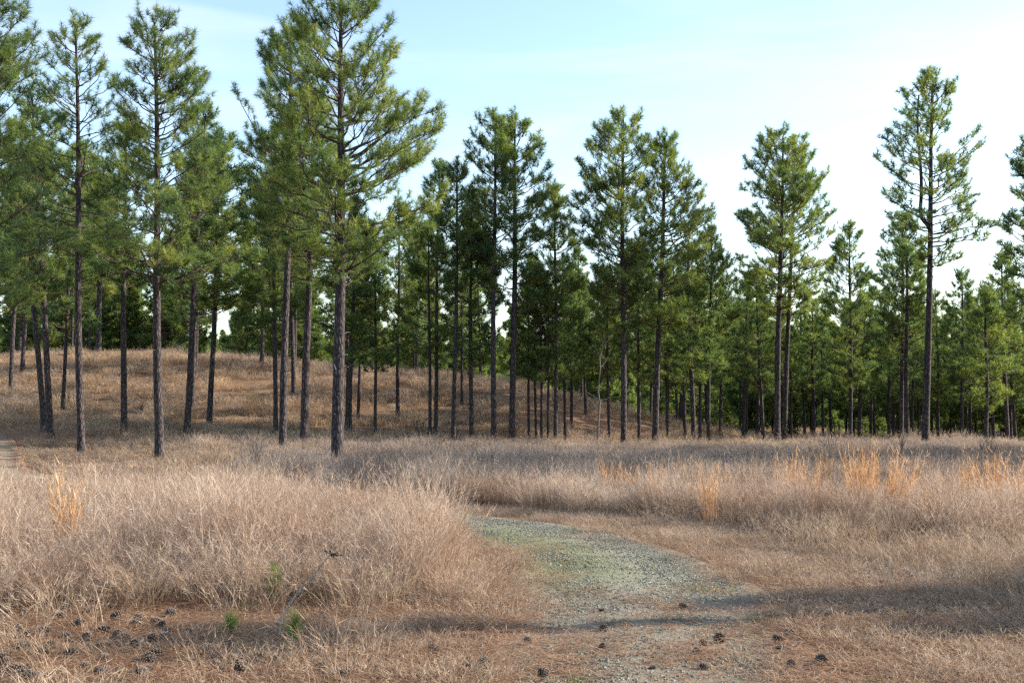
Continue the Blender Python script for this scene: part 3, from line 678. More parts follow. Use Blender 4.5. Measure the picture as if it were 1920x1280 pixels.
# ---------------------------------------------------------------- scattered stuff: one points mesh + instances of small clumps
def scatter(name, pts, rot, scl, idx, meshes, label, cat):
    col = bpy.data.collections.new(name + '_clumps')
    for i, m in enumerate(meshes): col.objects.link(bpy.data.objects.new('%s_clump_%02d' % (name, i), m))
    me = bpy.data.meshes.new(name); pts = np.asarray(pts, np.float32)
    me.vertices.add(len(pts)); me.vertices.foreach_set('co', pts.ravel())
    a = me.attributes.new('rot', 'FLOAT_VECTOR', 'POINT'); a.data.foreach_set('vector', np.asarray(rot, np.float32).ravel())
    a = me.attributes.new('scl', 'FLOAT_VECTOR', 'POINT'); a.data.foreach_set('vector', np.asarray(scl, np.float32).ravel())
    a = me.attributes.new('idx', 'INT', 'POINT'); a.data.foreach_set('value', np.asarray(idx, np.int32))
    o = obj(name, me)
    ng = bpy.data.node_groups.new(name + '_scatter', 'GeometryNodeTree')
    ng.interface.new_socket('Geometry', in_out='INPUT', socket_type='NodeSocketGeometry')
    ng.interface.new_socket('Geometry', in_out='OUTPUT', socket_type='NodeSocketGeometry')
    N, L = ng.nodes, ng.links
    gi, go = N.new('NodeGroupInput'), N.new('NodeGroupOutput')
    ci = N.new('GeometryNodeCollectionInfo'); ci.inputs['Collection'].default_value = col
    ci.inputs['Separate Children'].default_value = True; ci.inputs['Reset Children'].default_value = True
    ip = N.new('GeometryNodeInstanceOnPoints'); ip.inputs['Pick Instance'].default_value = True
    def na(nm, ty):
        q = N.new('GeometryNodeInputNamedAttribute'); q.data_type = ty; q.inputs['Name'].default_value = nm; return q.outputs['Attribute']
    er = N.new('FunctionNodeEulerToRotation'); L.new(na('rot', 'FLOAT_VECTOR'), er.inputs[0])
    L.new(gi.outputs[0], ip.inputs['Points']); L.new(ci.outputs[0], ip.inputs['Instance'])
    L.new(na('idx', 'INT'), ip.inputs['Instance Index']); L.new(er.outputs[0], ip.inputs['Rotation']); L.new(na('scl', 'FLOAT_VECTOR'), ip.inputs['Scale'])
    L.new(ip.outputs[0], go.inputs[0])
    md = o.modifiers.new('scatter', 'NODES'); md.node_group = ng
    return tag(o, label, cat, kind='stuff')

def tuft(seed, stems, rad, h, wid, lean, droop, sprigs, mat, sprig_len=0.09, seg=4, sprig_from=0.45, hvar=0.35):
    r = np.random.default_rng(seed); V = []; T = []; C = []; n = 0
    for _ in range(stems):
        a = r.uniform(0, 2 * np.pi); q = rad * math.sqrt(r.random()); b = np.array([q * math.cos(a), q * math.sin(a), -0.02])
        H = h * r.uniform(1 - hvar, 1.08); la = a + r.normal(0, 0.7); ld = np.array([math.cos(la), math.sin(la), 0]); ln = abs(r.normal(0, lean)) + lean * 0.3; dr = r.uniform(0.2, 1) * droop
        t = np.linspace(0, 1, seg + 1); P = b + ld * (H * (ln * t + dr * t ** 3))[:, None]; P[:, 2] += H * (t - 0.35 * dr * t ** 3)
        wa = r.uniform(0, np.pi); sd = np.array([math.cos(wa), math.sin(wa), 0]); w = wid * r.uniform(0.7, 1.3) * (1 - 0.75 * t)
        v = np.empty((2 * seg + 1, 3)); v[0:2 * seg:2] = P[:-1] - sd * w[:-1, None] / 2; v[1:2 * seg:2] = P[:-1] + sd * w[:-1, None] / 2; v[-1] = P[-1]
        tr = []
        for k in range(seg - 1): tr += [(2 * k, 2 * k + 1, 2 * k + 3), (2 * k, 2 * k + 3, 2 * k + 2)]
        tr.append((2 * seg - 2, 2 * seg - 1, 2 * seg))
        c = r.uniform(0.1, 0.9)
        V.append(v); T.append(np.array(tr) + n); C.append(np.full(len(v), c)); n += len(v)
        for _s in range(sprigs):
            tt = r.uniform(sprig_from, 0.98); i = min(int(tt * seg), seg - 1); f = tt * seg - i; p = P[i] * (1 - f) + P[i + 1] * f
            ax = P[i + 1] - P[i]; ax /= np.linalg.norm(ax); o = r.normal(size=3); d = ax * 0.9 + o * 0.30; d /= np.linalg.norm(d)
            L = sprig_len * r.uniform(0.5, 1.3); s2 = np.cross(d, r.normal(size=3)); s2 /= np.linalg.norm(s2) + 1e-9
            ww = wid * 0.75
            V.append(np.array([p - s2 * ww / 2, p + s2 * ww / 2, p + d * L])); T.append(np.array([[0, 1, 2]]) + n); n += 3; C.append(np.full(3, min(1, c + r.uniform(0.0, 0.3))))
    return mesh_np('clump', np.vstack(V), np.vstack(T), (mat,), tint=np.concatenate(C))

def sample(x0, x1, y0, y1, dens, mask, seed, margin=1.22):
    r = np.random.default_rng(seed); n = int((x1 - x0) * (y1 - y0) * dens)
    x = r.uniform(x0, x1, n); y = r.uniform(y0, y1, n)
    keep = np.abs(x) < (0.48 * margin * y + 1.2)
    x, y = x[keep], y[keep]
    m = mask(x, y)
    k = r.random(len(x)) < m
    return x[k], y[k], r

def lay(name, x, y, r, hscale, meshes, label, cat, tilt=0.10, dz=0.0, wscale=(0.9, 1.15)):
    z = terrain(x, y) + dz
    rot = np.stack([r.normal(0, tilt, len(x)), r.normal(0, tilt, len(x)), r.uniform(0, 6.28, len(x))], 1)
    s = r.uniform(*wscale, len(x)); sc = np.stack([s, s, hscale * r.uniform(0.85, 1.12, len(x))], 1)
    print('SCATTER', name, len(x))
    return scatter(name, np.stack([x, y, z], 1), rot, sc, r.integers(0, len(meshes), len(x)), meshes, label, cat)

DIST = [joined(m) for m in FARV]
rw = np.random.default_rng(31)
dd_ = 158 * np.exp(rw.uniform(0, 1.05, 1500)); aa_ = rw.uniform(-0.54, 0.54, 1500)
x, y = dd_ * np.tan(aa_), dd_
scatter('distant_wood', np.stack([x, y, terrain(x, y) - 0.1], 1), np.stack([0 * x, 0 * x, rw.uniform(0, 6.28, len(x))], 1), np.repeat(rw.uniform(0.75, 1.1, len(x))[:, None], 3, 1), rw.integers(0, 6, len(x)), DIST, 'distant pine wood closing the view behind all the trunks', 'wood')
PINK = [tuft(40 + i, 22, 0.13, 0.78, 0.0045, 0.09, 0.26, 10, M_PINK, 0.12, hvar=0.55) for i in range(8)]
PINK += [tuft(50 + i, 9, 0.12, 1.05, 0.0045, 0.09, 0.26, 9, M_PINK, 0.11, hvar=0.3) for i in range(3)]
PINKF = [tuft(60 + i, 26, 0.20, 0.80, 0.0080, 0.09, 0.22, 7, M_GREYGRASS, 0.14, hvar=0.5) for i in range(7)]
TAN = [tuft(80 + i, 30, 0.14, 0.15, 0.004, 0.55, 0.5, 3, M_TAN, 0.05, 3) for i in range(6)]
TANM = [tuft(90 + i, 22, 0.14, 0.42, 0.0042, 0.26, 0.35, 7, M_TAN, 0.08, 4, hvar=0.5) for i in range(6)]
STRAW = [tuft(110 + i, 26, 0.24, 0.55, 0.011, 0.24, 0.34, 5, M_STRAW, 0.14, 3, hvar=0.5) for i in range(7)]
GREENS = [tuft(130 + i, 18, 0.08, 0.14, 0.006, 0.35, 0.4, 0, M_GREEN, seg=3) for i in range(3)]

def m_left(x, y):
    d, s = road_dist(x, y)
    front = 8.15 + 0.5 * (fbm(x * 1.3, x * 0 + 2.0) - 0.5)
    m = (s < 0) & (y > front) & (y < 40)
    return m * smooth(1.35, 1.75, d + 0.5 * (fbm(x * 1.2, y * 1.2) - 0.5)) * (y < 17.5) * (0.35 + 0.65 * smooth(0.25, 0.5, fbm(x * 1.7 + 3, y * 1.7)))
x, y, r = sample(-12, 1, 7.5, 18, 58, m_left, 1)
hs = (0.36 + 0.86 * fbm(x * 1.25, y * 1.25)) * (0.45 + 0.55 * smooth(8.0, 9.3, y))
lay('pink_grass', x, y, r, hs, PINK, 'tall feathery pinkish dry grass filling the left foreground', 'grass')

STALKS = [tuft(140 + i, 4, 0.10, 1.0, 0.0055, 0.10, 0.45, 12, M_PINK, 0.10, 5, 0.6, 0.35) for i in range(6)]
x, y, r = sample(-12, 1, 8.3, 17.5, 4.5, m_left, 41)
lay('grass_stalks', x, y, r, 0.62 + 0.45 * r.random(len(x)), STALKS, 'taller single seed stalks rising above the pinkish grass', 'grass', tilt=0.12)
def m_right_tall(x, y):
    d, s = road_dist(x, y)
    line = 11.7 + np.clip(5.2 - x, 0, 9) * 1.15 + 1.2 * (fbm(x * 0.9, y * 0.9) - 0.5)
    return ((s > 0) & (y > line) & (y < 24)) * smooth(1.5, 2.1, d)
x, y, r = sample(-2, 15, 10, 20, 2.5, m_right_tall, 42)
lay('pale_stalks', x, y, r, 0.62 + 0.45 * r.random(len(x)), STALKS, 'taller pale seed stalks among the tall grass on the right', 'grass', tilt=0.14)
x, y, r = sample(-2, 15, 10, 24, 42, m_right_tall, 2)
lay('pale_grass', x, y, r, 0.30 + 0.82 * fbm(x * 1.1, y * 1.1), PINK, 'tall pale dry grass on the right beyond the mown verge', 'grass')

def m_far_tall(x, y):
    d, s = road_dist(x, y)
    left = (s < 0)
    m = ((~left) & (y >= 19)) | (left & (y >= 17.5) & (x > -6))
    return m * smooth(1.35, 1.7, d) * (y < 46) * np.where(x < -6, 0, 1) * smooth(0.15, 0.4, fbm(x * 0.5, y * 0.5) + 0.15)
x, y, r = sample(-9, 30, 17, 46, 13, m_far_tall, 3)
hs = (0.40 + 0.95 * fbm(x * 0.6, y * 0.6)) * (1 - 0.45 * smooth(26, 42, y))
lay('grey_grass', x, y, r, hs, PINKF, 'tall greyish purple dry grass in the band below the pines', 'grass', wscale=(0.9, 1.3))

def m_left_dip(x, y):
    d, s = road_dist(x, y)
    return (((x < -6) & (y >= 17.5)) | ((s < 0) & (x < -6) & (y > 17.5))) * smooth(0.85, 1.5, d + 0.6 * (fbm(x, y) - 0.5)) * (y < 40)
x, y, r = sample(-26, -5, 17.5, 40, 11, m_left_dip, 4)
rdq = road_dist(x, y)[0]
lay('meadow_grass', x, y, r, (0.30 + 0.85 * fbm(x * 0.5, y * 0.5)) * (0.4 + 0.6 * smooth(3.0, 6.5, rdq)) * np.where(y < 25, 0.6, 1.0), STRAW[:3] + PINKF[:2], 'straw and grey grass under the pines on the left by the bend', 'grass')

def m_hill(x, y):
    d, s = road_dist(x, y)
    bare = np.exp(-(((x - clayc[0]) / 4) ** 2 + ((y - clayc[1]) / 5) ** 2))
    return (y > 38) * ((x < 12) | (y > 46)) * smooth(1.2, 1.9, d) * smooth(0.22, 0.42, fbm(x * 0.33 + 4, y * 0.33)) * (1 - 0.85 * bare) * (1 - 0.9 * np.exp(-(((x - clay2[0]) / 2.6) ** 2 + ((y - clay2[1]) / 4) ** 2)))
x, y, r = sample(-46, 46, 38, 84, 5.2, m_hill, 5)
lay('rise_grass', x, y, r, 0.10 + 1.55 * fbm(x * 0.75, y * 0.75) ** 1.7, STRAW + PINKF[:2], 'orange straw-coloured grass covering the rise under the pines', 'grass', wscale=(1.0, 1.6))
def m_wood(x, y): return np.ones(len(x)) * 0.8
x, y, r = sample(-90, 90, 84, 165, 0.7, m_wood, 6)
lay('wood_floor_grass', x, y, r, 0.9 + 0.6 * fbm(x * 0.3, y * 0.3), STRAW, 'dry grass on the floor of the far wood', 'grass', wscale=(1.8, 2.8))

def m_short(x, y):
    d, s = road_dist(x, y)
    right = (s > 0) * smooth(0.72, 1.55, d + 1.0 * (fbm(x * 1.9, y * 1.9) - 0.5))
    left = (s < 0) * smooth(0.7, 1.25, d + 0.5 * (fbm(x * 1.6, y * 1.6) - 0.5)) * np.where((y < 8.2) & (x < -1.0), 0.14 + 0.40 * smooth(-2.4, -0.9, x), 1.0)
    return np.maximum(right, left) * (y < 24) * smooth(0.12, 0.5, fbm(x * 2.1, y * 2.1) + 0.08)
x, y, r = sample(-6, 9, 3.5, 18, 62, m_short, 7)
lay('short_grass', x, y, r, 0.30 + 0.85 * fbm(x * 1.1 + 7, y * 1.1), TAN, 'short matted tan grass on the verges of the track', 'grass', wscale=(0.8, 1.2))

def m_medium(x, y):
    d, s = road_dist(x, y)
    right = (s > 0) * smooth(1.9, 3.2, d + 0.9 * (fbm(x * 0.9, y * 0.9) - 0.5)) * smooth(6.5, 9.0, y)
    left = (s < 0) * (x < -0.6) * (0.12 + 0.5 * smooth(7.4, 8.2, y)) * smooth(1.2, 1.8, d) * (y < 10)
    return np.maximum(right, left) * (y < 17)
x, y, r = sample(-6, 10, 4.0, 17, 22, m_medium, 8)
lay('knee_high_grass', x, y, r, 0.45 + 0.75 * fbm(x * 0.9 + 3, y * 0.9), TANM, 'thin knee-high dry grass between verge and tall grass', 'grass')
def m_green(x, y):
    d, s = road_dist(x, y)
    return smooth(0.58, 0.75, fbm(x * 0.9 + 21, y * 0.9)) * (d < 4.5) * (0.25 + 0.5 * (np.abs(d - 0.9) < 0.35))
x, y, r = sample(-5, 8, 4.5, 15, 7, m_green, 9)
lay('green_shoots', x, y, r, np.full(len(x), 0.7), GREENS, 'small green shoots scattered along the track edge', 'grass')

# loose needles and gravel
def litter_patch(seed, n=60, rad=0.25, L=0.17, w=0.0036):
    r = np.random.default_rng(seed); V = []; T = []; C = []
    for i in range(n):
        a = r.uniform(0, 6.28); q = rad * math.sqrt(r.random()); p = np.array([q * math.cos(a), q * math.sin(a), r.uniform(0.003, 0.03)])
        b = r.uniform(0, 6.28); d = np.array([math.cos(b), math.sin(b), r.normal(0, 0.08)]) * L * r.uniform(0.4, 1); s = np.array([-math.sin(b), math.cos(b), 0]) * w / 2
        mid = p + d * 0.5 + s * r.normal(0, 6)
        V += [p - s, p + s, mid + s, mid - s, p + d]; k = 5 * i; T += [(k, k + 1, k + 2), (k, k + 2, k + 3), (k + 3, k + 2, k + 4)]; C += [r.uniform(0, 1)] * 5
    return mesh_np('clump', np.array(V), np.array(T), (M_NEEDLE_DEAD,), tint=np.array(C))
LITTER = [litter_patch(200 + i) for i in range(5)]
def m_litter(x, y):
    d, s = road_dist(x, y); w = d / 1.08
    f = np.where(d < 1.1, np.clip(litter_amt(x, y, w) + 0.85 * (fbm(x * 2, y * 2) - 0.33), 0, 1), 0.75 * (y < 9.5) + 0.15)
    return np.clip(f, 0, 1)
x, y, r = sample(-6, 6, 3.8, 13, 55, m_litter, 10)
lay('needle_litter', x, y, r, np.ones(len(x)), LITTER, 'fallen brown pine needles lying over the track and bare soil', 'needles', tilt=0.03, dz=0.008)

def pebbles(seed, n=46, rad=0.2):
    r = np.random.default_rng(seed); g = Geo()
    o8 = np.array([[1, 0, 0], [-1, 0, 0], [0, 1, 0], [0, -1, 0], [0, 0, 1], [0, 0, -1.0]])
    o8t = [[0, 2, 4], [2, 1, 4], [1, 3, 4], [3, 0, 4], [2, 0, 5], [1, 2, 5], [3, 1, 5], [0, 3, 5]]
    for i in range(n):
        s = 0.0035 + 0.009 * r.random() ** 2.2; a = r.uniform(0, 6.28); q = rad * math.sqrt(r.random())
        v = o8 * r.uniform(0.6, 1.3, (6, 3)) * s * np.array([1.2, 1.0, 0.75]); th = r.uniform(0, 6.28)
        v = v @ np.array([[math.cos(th), -math.sin(th), 0], [math.sin(th), math.cos(th), 0], [0, 0, 1]])
        g.add(v + np.array([q * math.cos(a), q * math.sin(a), s * 0.35]), o8t, r.uniform(0, 0.92) if r.random() > 0.02 else 1.0)
    return g.build('clump', M_STONE)
STONES = [pebbles(300 + i) for i in range(6)]
def m_stone(x, y):
    d, s = road_dist(x, y)
    return (d < 1.1) * np.clip(1.0 - smooth(0.5, 1.05, d) - 0.40 * (1 - smooth(6.4, 8.6, y)) + 0.5 * (fbm(x * 1.7 + 5, y * 1.7) - 0.5), 0, 1)
x, y, r = sample(-8, 3, 3.8, 20, 42, m_stone, 11)
lay('loose_gravel', x, y, r, np.ones(len(x)), STONES, 'loose grey stones lying on the gravel track', 'gravel', tilt=0.0, dz=0.010)

# ---------------------------------------------------------------- single plants
def broomsedge(px, py, h, w, n, label, seed, lean=0.0, mat=None):
    x, y, z = hit(px, py); h = h * 1.02
    m = tuft(seed, int(n * 2.2), w * 1.35, h, 0.009, 0.07, 0.10, 10, mat or M_ORANGE, 0.10, 4, 0.25, 0.45)
    o = obj('broomsedge_clump', m); o.location = (x, y, z); o.rotation_euler = (0, lean, 0)
    return tag(o, label, 'grass clump', 'orange broomsedge clumps')
BS = [(1478, 965, 1.00, 0.13, 40, 'two-peaked orange broomsedge clump, left of the middle of the right-hand row'),
 (1545, 960, 1.05, 0.06, 24, 'narrow tall orange broomsedge spike right of the two-peaked clump'),
 (1605, 975, 1.05, 0.08, 26, 'orange broomsedge clump in the middle of the right-hand row'),
 (1622, 990, 1.15, 0.10, 40, 'tallest orange broomsedge clump of the right-hand row'),
 (1668, 1000, 1.05, 0.08, 36, 'right-leaning orange broomsedge clump on the right'),
 (1845, 990, 1.05, 0.16, 60, 'thick bright orange broomsedge clump near the right edge'),
 (1915, 990, 1.0, 0.05, 14, 'orange broomsedge spikes at the very right edge'),
 (1400, 960, 0.95, 0.07, 22, 'pale orange broomsedge spikes at the left end of the row'),
 (1365, 965, 0.85, 0.07, 18, 'faint orange broomsedge clump left of the pale spikes'),
 (1145, 950, 0.85, 0.10, 22, 'small orange broomsedge clump right after the bend of the track'),
 (1180, 955, 0.75, 0.08, 18, 'low orange broomsedge clump beside the bend of the track'),
 (1745, 1010, 0.6, 0.07, 20, 'short orange tuft low in the right-hand tall grass'),
 (122, 1075, 0.98, 0.05, 30, 'lone tall orange broomsedge stalk on the far left in pink grass'),
 (662, 1020, 0.75, 0.05, 12, 'small orange tuft in the middle of the pink grass'),
 (618, 1055, 0.55, 0.04, 8, 'thin yellow spike beside the leaning dead stalk top')]
rb_ = np.random.default_rng(12)
SPOTS = ['left of the two-peaked clump', 'behind the two-peaked clump', 'left of the narrow spike', 'right of the narrow spike', 'behind the tallest clump', 'right of the leaning clump', 'farther right of the leaning clump', 'midway to the thick bright clump', 'just left of the thick bright clump', 'just right of the thick bright clump', 'behind the right edge spikes', 'left of the pale spikes', 'near the bend, right of the low clump', 'between bend and row']
for q, (px_, where) in enumerate(zip((1440, 1492, 1525, 1568, 1635, 1700, 1730, 1775, 1815, 1880, 1902, 1330, 1225, 1285), SPOTS)):
    BS.append((px_, rb_.uniform(945, 990), rb_.uniform(0.75, 1.0), rb_.uniform(0.04, 0.09), int(rb_.uniform(10, 20)), 'small golden-tan broomsedge tuft ' + where))
for i, (px, py, h, w, nn, lab) in enumerate(BS): broomsedge(px, py, h, w, nn, lab, 400 + i, lean=0.22 if 'leaning orange' in lab else 0.0)
for i, (px, py, d, h, w, nn, lab) in enumerate([(335, 912, 23, 0.95, 0.26, 70, 'big straw-yellow broomsedge clump in front of the V-limbed pine'), (583, 905, 22, 0.70, 0.20, 40, 'straw-yellow clump left of the nearest pine trunk'), (540, 905, 23, 0.6, 0.12, 24, 'small straw-yellow clump between the two tall pine trunks')]):
    p = at_depth(px, py, d); o = obj('broomsedge_clump', tuft(450 + i, nn, w, h, 0.010, 0.10, 0.15, 6, M_ORANGE if i else M_STRAW, 0.12, 4, 0.3)); o.location = (p[0], d, tz(p[0], d))
    tag(o, lab, 'grass clump', 'yellow broomsedge clumps under the pines')

def seedling(px, py, h, label, seed, mat=M_SEEDLING):
    x, y, z = hit(px, py); r = np.random.default_rng(seed); e = empty('pine_seedling', (x, y, z))
    g = Geo(); P = np.array([(0, 0, -0.02), (0.01, 0, h * 0.5), (0.02, 0.01, h * 0.9)]); g.tube(P, [0.006, 0.005, 0.003], 5)
    obj('stem', g.build('stem', M_LIMB), e)
    tf = []
    for k in range(9):
        t = 0.25 + 0.75 * k / 8; p = np.array([0.02 * t, 0, h * 0.9 * t]); tf.append((p, np.array([r.normal(0, 0.25), r.normal(0, 0.25), 1.0]), 0.9, r.uniform(0.3, 0.9)))
    obj('needles', build_needles('needles', tf, needle_templates(22, 0.15, 0.004, 3, seed, (12, 55), 0.08), mat, r), e)
    return tag(e, label, 'seedling', 'bright green pine seedlings')
seedling(512, 1135, 0.27, 'bright green pine seedling left of the leaning dead stalk', 1)
seedling(808, 1082, 0.27, 'yellow-green pine seedling at the right end of the pink grass', 2)
seedling(547, 1212, 0.16, 'small leafy green seedling at the foot of the leaning dead stalk', 3)
seedling(207, 1085, 0.16, 'faint green seedling in the pink grass at the left', 4)
seedling(566, 1085, 0.14, 'tiny green seedling behind the leaning dead stalk', 5)
seedling(428, 1195, 0.09, 'tiny green sprout among the cones and litter', 6)

# leaning dead stalk with a seed head
x, y, z = hit(520, 1195); e = empty('dead_stalk', (x, y, z)); s = y / F
g = Geo(); P = np.array([(0, 0, -0.03), (8 * s, 0, 40 * s), (40 * s, 0.02, 88 * s), (72 * s, 0.03, 122 * s), (98 * s, 0.03, 155 * s)]); g.tube(P, [0.010, 0.008, 0.007, 0.0055, 0.004], 6)
rl = np.random.default_rng(5)
obj('stem', g.build('stem', M_SHRUB), e)
g = Geo()
for k in range(46):
    t = rl.uniform(0.05, 0.98); q = t * 4; i = int(min(q, 3)); p = P[i] + (P[i + 1] - P[i]) * (q - i); d = rl.normal(size=3) * 0.02 + np.array([0, 0, -0.008]); sd = rl.normal(size=3) * 0.006
    g.add([p, p + d + sd, p + d * 1.8 - sd], [[0, 1, 2]], rl.uniform(0.5, 1))
obj('withered_leaves', g.build('withered_leaves', M_GREYGRASS), e)
g = Geo(); tip = P[-1]
for k in range(16):
    c = tip + rl.normal(size=3) * 0.022 + np.array([0.015, 0, 0.0]); g.tube(np.array([tip - np.array([0.01, 0, 0.01]), c]), [0.002, 0.0015], 3, 0.3, cap=False)
    v = rl.normal(size=(12, 3)); v = v / np.linalg.norm(v, axis=1)[:, None] * 0.010
    for q in range(0, 12, 3): g.add(np.vstack([v[q:q + 3] + c]), [[0, 1, 2]], rl.uniform(0.0, 0.7))
obj('seed_head', g.build('seed_head', M_CONE), e)
tag(e, 'grey dead stalk leaning right with a dark seed head, in front of the pink grass', 'dead plant')

# bare deciduous sapling and grey shrubs
def bare_branching(name, base, h, n_main, spread, seed, mat, label, cat, r0=0.03, depth=2, group=None):
    r = np.random.default_rng(seed); e = empty(name, base)
    for k in range(n_main):
        g = Geo(); az = r.uniform(0, 6.28); ti = abs(r.normal(0, spread)); d = np.array([math.cos(az) * math.sin(ti), math.sin(az) * math.sin(ti), math.cos(ti)])
        def grow(p, d, L, rad, dep):
            q = 5; P = [p]
            for i in range(q):
                d = d + r.normal(0, 0.10, 3) + np.array([0, 0, 0.03]); d = d / np.linalg.norm(d); P.append(P[-1] + d * L / q)
            P = np.array(P); g.tube(P, np.linspace(rad, rad * 0.35, q + 1), 5 if dep == depth else 3, 0.5, cap=False)
            if dep > 0:
                for i in range(2, q + 1):
                    for _ in range(2 if dep == depth else 1):
                        if r.random() < 0.85:
                            nd = d + r.normal(0, 0.55, 3); nd[2] = abs(nd[2]) * 0.8; nd /= np.linalg.norm(nd); grow(P[i], nd, L * r.uniform(0.3, 0.55), rad * 0.45, dep - 1)
        grow(np.array([r.normal(0, 0.06) * (n_main > 1), r.normal(0, 0.06) * (n_main > 1), -0.05]), d, h * r.uniform(0.75, 1.0), r0, depth)
        obj('branch', g.build('branch', mat), e)
    return tag(e, label, cat, group)
p = at_depth(1122, 846, 44)
e = empty('bare_sapling', (p[0], 44, tz(p[0], 44))); s = 44 / F; h0 = CAMZ - 44 * (846 - HORIZON) / F
def sp(px, py): return ((px - 1122) * s, 0.0, (846 - py) * s)
g = Geo(); g.tube(np.array([sp(1121, 860), sp(1122, 800), sp(1125, 755), sp(1122, 735), sp(1126, 690), sp(1125, 670)]), [0.045, 0.037, 0.034, 0.030, 0.026, 0.024], 8); obj('trunk', g.build('trunk', M_GREYWOOD, True), e)
for pts in (((1125, 672), (1130, 655), (1132, 635), (1134, 619)), ((1128, 660), (1140, 640), (1154, 618)), ((1125, 670), (1118, 650), (1117, 634), (1127, 615)), ((1124, 750), (1112, 742), (1102, 735)), ((1124, 752), (1140, 748), (1155, 736), (1165, 716)), ((1123, 772), (1112, 755), (1100, 742)), ((1126, 690), (1135, 682), (1142, 668))):
    g = Geo(); P = np.array([sp(*q) for q in pts]); P[:, 1] += np.linspace(0, 0.3, len(P)); g.tube(P, np.linspace(0.016, 0.006, len(P)), 5); obj('branch', g.build('branch', M_GREYWOOD), e)
tag(e, 'leafless crooked sapling with forked pale branches, left of the tall dark pine', 'tree')
for i, (px, py, d, h, nm, sp_, lab) in enumerate([(475, 872, 27, 1.0, 40, 0.70, 'large pale bare shrub fanning out left of the second tall pine'), (605, 862, 30, 0.6, 12, 0.8, 'low bare grey shrub between the two tall pine trunks'), (730, 850, 34, 0.8, 16, 0.6, 'bare grey shrub right of the nearest pine'),
     (1560, 850, 36, 1.0, 14, 0.5, 'bare grey bush in front of the wood, right of the round-topped pine'), (1690, 860, 35, 1.0, 14, 0.5, 'bare grey bush in front of the fork-trunked pine'), (1850, 865, 34, 1.05, 14, 0.5, 'bare grey bush below the small dark pine at the right')]):
    p = at_depth(px, py, d); bare_branching('bare_shrub', (p[0], d, tz(p[0], d)), h, nm, sp_, 60 + i, M_SHRUB if i == 0 else M_GREYWOOD, lab, 'shrub', r0=0.010, depth=1, group='bare shrubs')

rsb = np.random.default_rng(88)
for i in range(14):
    px = rsb.uniform(60, 1250); d = rsb.uniform(46, 62); p = at_depth(px, 700, d)
    bare_branching('bare_shrub', (p[0], d, tz(p[0], d)), rsb.uniform(0.5, 0.95), 12, 0.7, 160 + i, M_GREYWOOD, 'low grey scrub growing in the straw grass of the rise', 'shrub', r0=0.013, depth=1, group='grey scrub on the rise')
# shrubby pine and slender pine outside the right edge whose shadows cross the track
sm = pine_meshes(2.4, 0.04, (0.05, 0.0), lambda h: (0.95 * (1 - h / 2.5) + 0.1,) * 2 if h > 0.15 else (0, 0), 901, 2.2, K=28, nlen=0.20, nwid=0.010, sides=8, cones=0, stubs=0)
tree_from(sm, 'young_pine', (7.2, 9.1, tz(7.2, 9.1)), label='shrubby young pine outside the right edge, shading the verge', group='young pines outside the right edge')
tree_from(sm, 'young_pine', (8.1, 8.1, tz(8.1, 8.1)), rz=2.0, sc=0.95, label='second shrubby young pine outside the right edge, nearer the camera', group='young pines outside the right edge')
sm2 = pine_meshes(5.0, 0.14, (0.05, 0.0), lambda h: (0.5,) * 2 if h > 4.2 else (0, 0), 905, 1.3, K=24, nlen=0.18, nwid=0.010, sides=8, cones=0, stubs=0, taper=0.1)
tree_from(sm2, 'pine_tree', (8.9, 8.85, tz(8.9, 8.85)), label='slender young pine outside the right edge whose trunk shadow crosses the track', group='young pines outside the right edge')

# ---------------------------------------------------------------- fallen cones
def cone_mesh(seed, L=0.085, Rm=0.034, open_=0.9):
    r = np.random.default_rng(seed); g = Geo()
    t = np.linspace(0, 1, 6); g.tube(np.stack([(t - 0.5) * L, 0 * t, 0 * t], 1), 0.6 * Rm * np.sin(np.pi * np.clip(0.12 + 0.83 * t, 0, 1)), 7, 0.05)
    n = 64
    for k in range(n):
        f = (k + 0.5) / n; a = k * 2.39996; rr = Rm * np.sin(np.pi * (0.10 + 0.80 * f)) ** 0.7
        ax = np.array([(f - 0.5) * L, 0, 0]); d = np.array([0.35 * open_, math.cos(a), math.sin(a)]); d /= np.linalg.norm(d); sd = np.array([0, -math.sin(a), math.cos(a)])
        q = rr * r.uniform(0.95, 1.15); w = 0.011
        v = [ax + d * q * 0.35 - sd * w * 0.35, ax + d * q * 0.35 + sd * w * 0.35, ax + d * q + sd * w * 0.6, ax + d * q - sd * w * 0.6, ax + d * q * 1.12 + np.array([-0.004, 0, 0]), ax + d * q * 0.9 - np.array([0.006, 0, 0])]
        g.add(v, [(0, 1, 2), (0, 2, 3), (3, 2, 4), (3, 4, 5), (2, 5, 4), (0, 3, 5), (1, 5, 2)], [0.15, 0.15, 0.5, 0.5, r.uniform(0.7, 1.0), 0.3])
    return g.build('pine_cone', M_CONE)
CONES = [cone_mesh(1), cone_mesh(2, 0.075, 0.036, 0.6), cone_mesh(3, 0.095, 0.033, 1.0)]
rc = np.random.default_rng(77)
def put_cone(px, py, label, group, sc=1.0):
    x, y, z = hit(px, py + 4); o = obj('pine_cone', CONES[rc.integers(0, 3)]); s = sc * rc.uniform(0.7, 1.12)
    o.scale = (s, s, s); o.location = (x, y, z + rc.uniform(0.022, 0.036) * s); o.rotation_euler = (rc.uniform(0, 6.28), rc.uniform(-0.4, 0.4), rc.uniform(0, 6.28))
    return tag(o, label, 'pine cone', group)
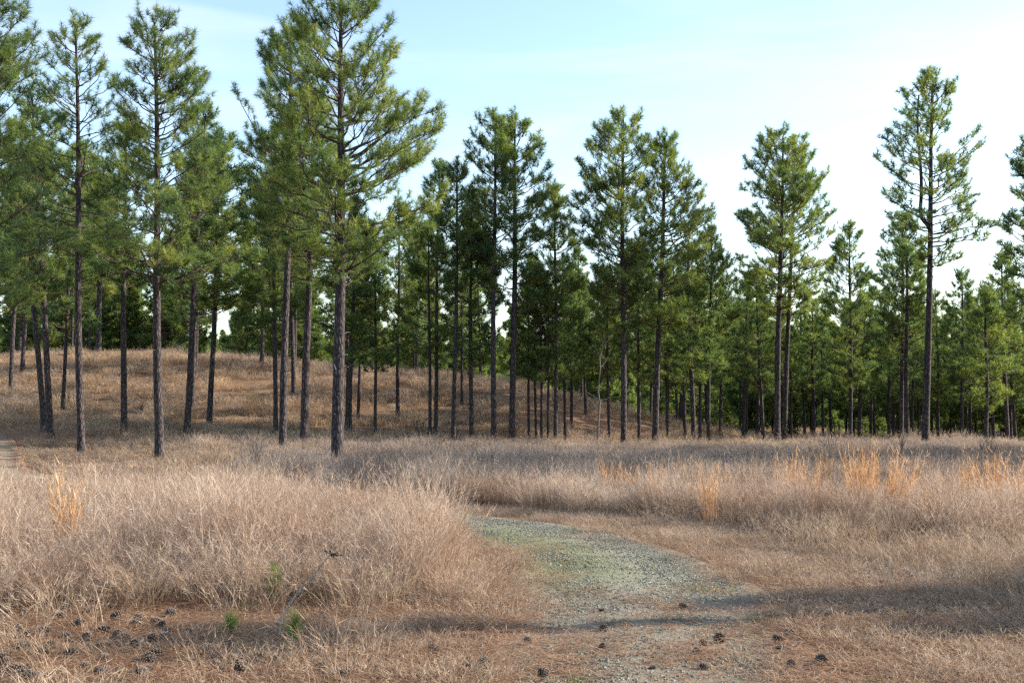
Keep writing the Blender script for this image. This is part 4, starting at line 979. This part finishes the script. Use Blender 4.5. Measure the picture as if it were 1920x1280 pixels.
TRACK_CONES = [(1282, 1138, 'pine cone lying farthest up the gravel track'), (1132, 1180, 'pine cone just below the thin shadow line on the track'), (1129, 1214, 'pine cone in the middle of the needle-strewn track'),
 (990, 1202, 'pine cone alone on the left side of the track'), (1320, 1206, 'pine cone just above another in the middle right of the track'), (1305, 1222, 'pine cone just below another in the middle right of the track'),
 (1349, 1199, 'reddish pine cone beside a patch of needles on the track'), (1461, 1202, 'round pine cone on the right edge of the track'), (1484, 1189, 'flat pine cone on the right edge of the track, farther one'),
 (1463, 1218, 'small pine cone below the round one at the right edge of the track'), (1319, 1253, 'pine cone low on the track near the bottom edge, right of middle'), (1484, 1249, 'dark pine cone at the lower right border of track and grass'),
 (1540, 1245, 'half-hidden pine cone in the short grass right of the track'), (1018, 1265, 'large dark pine cone nearest the bottom edge on the track'), (871, 1251, 'left cone of a touching pair at the left border of the track'),
 (887, 1255, 'right cone of a touching pair at the left border of the track'), (910, 1250, 'reddish cone right of the touching pair'), (1222, 1253, 'small pine cone low on the middle of the track'), (1128, 1143, 'tiny pine cone near the shadow line on the track')]
for px, py, lab in TRACK_CONES: put_cone(px, py, lab, 'pine cones on the track', 0.6 if ('small' in lab or 'tiny' in lab) else 0.88)
LEFT = [(378,645),(325,622),(290,632),(275,660),(300,668),(235,630),(435,640),(510,645),(516,662),(585,660),(606,676),(622,692),(385,690),(440,705),(462,712),(500,745),(325,718),(195,740),(250,715),(110,710),(170,695),(90,755),(265,780),(375,755),(405,750),
 (560,790),(566,808),(550,840),(530,855),(440,845),(395,835),(370,850),(85,860),(25,855),(20,810),(10,790),(120,825),(145,780),(180,780),(120,872),(390,800),(520,810),(590,778),(580,725),(620,715),(860,745),(775,760),(800,800),(795,815),(912,800),(890,806),
 (970,795),(972,806),(1050,800),(825,835),(915,838),(1200,830),(1216,836),(1270,850),(1296,862),(660,735),(640,625),(425,605),(90,620),(10,625),(6,670),(225,636),(320,830),(60,690),(300,600),(60,840),(210,860),(700,690)]
for px, py in LEFT: put_cone(px / 2, 840 + py / 2, 'open grey-brown pine cone in the scatter of cones at the lower left', 'pine cones scattered at the lower left')
for px, py, lab in ((815, 1222, 'lone pine cone in the short grass between the left cones and the track'),): put_cone(px, py, lab, 'pine cones on the track')
tri = sum(len(m.polygons) for m in bpy.data.meshes)
print('MESH FACES', tri, 'objects', len(bpy.data.objects))
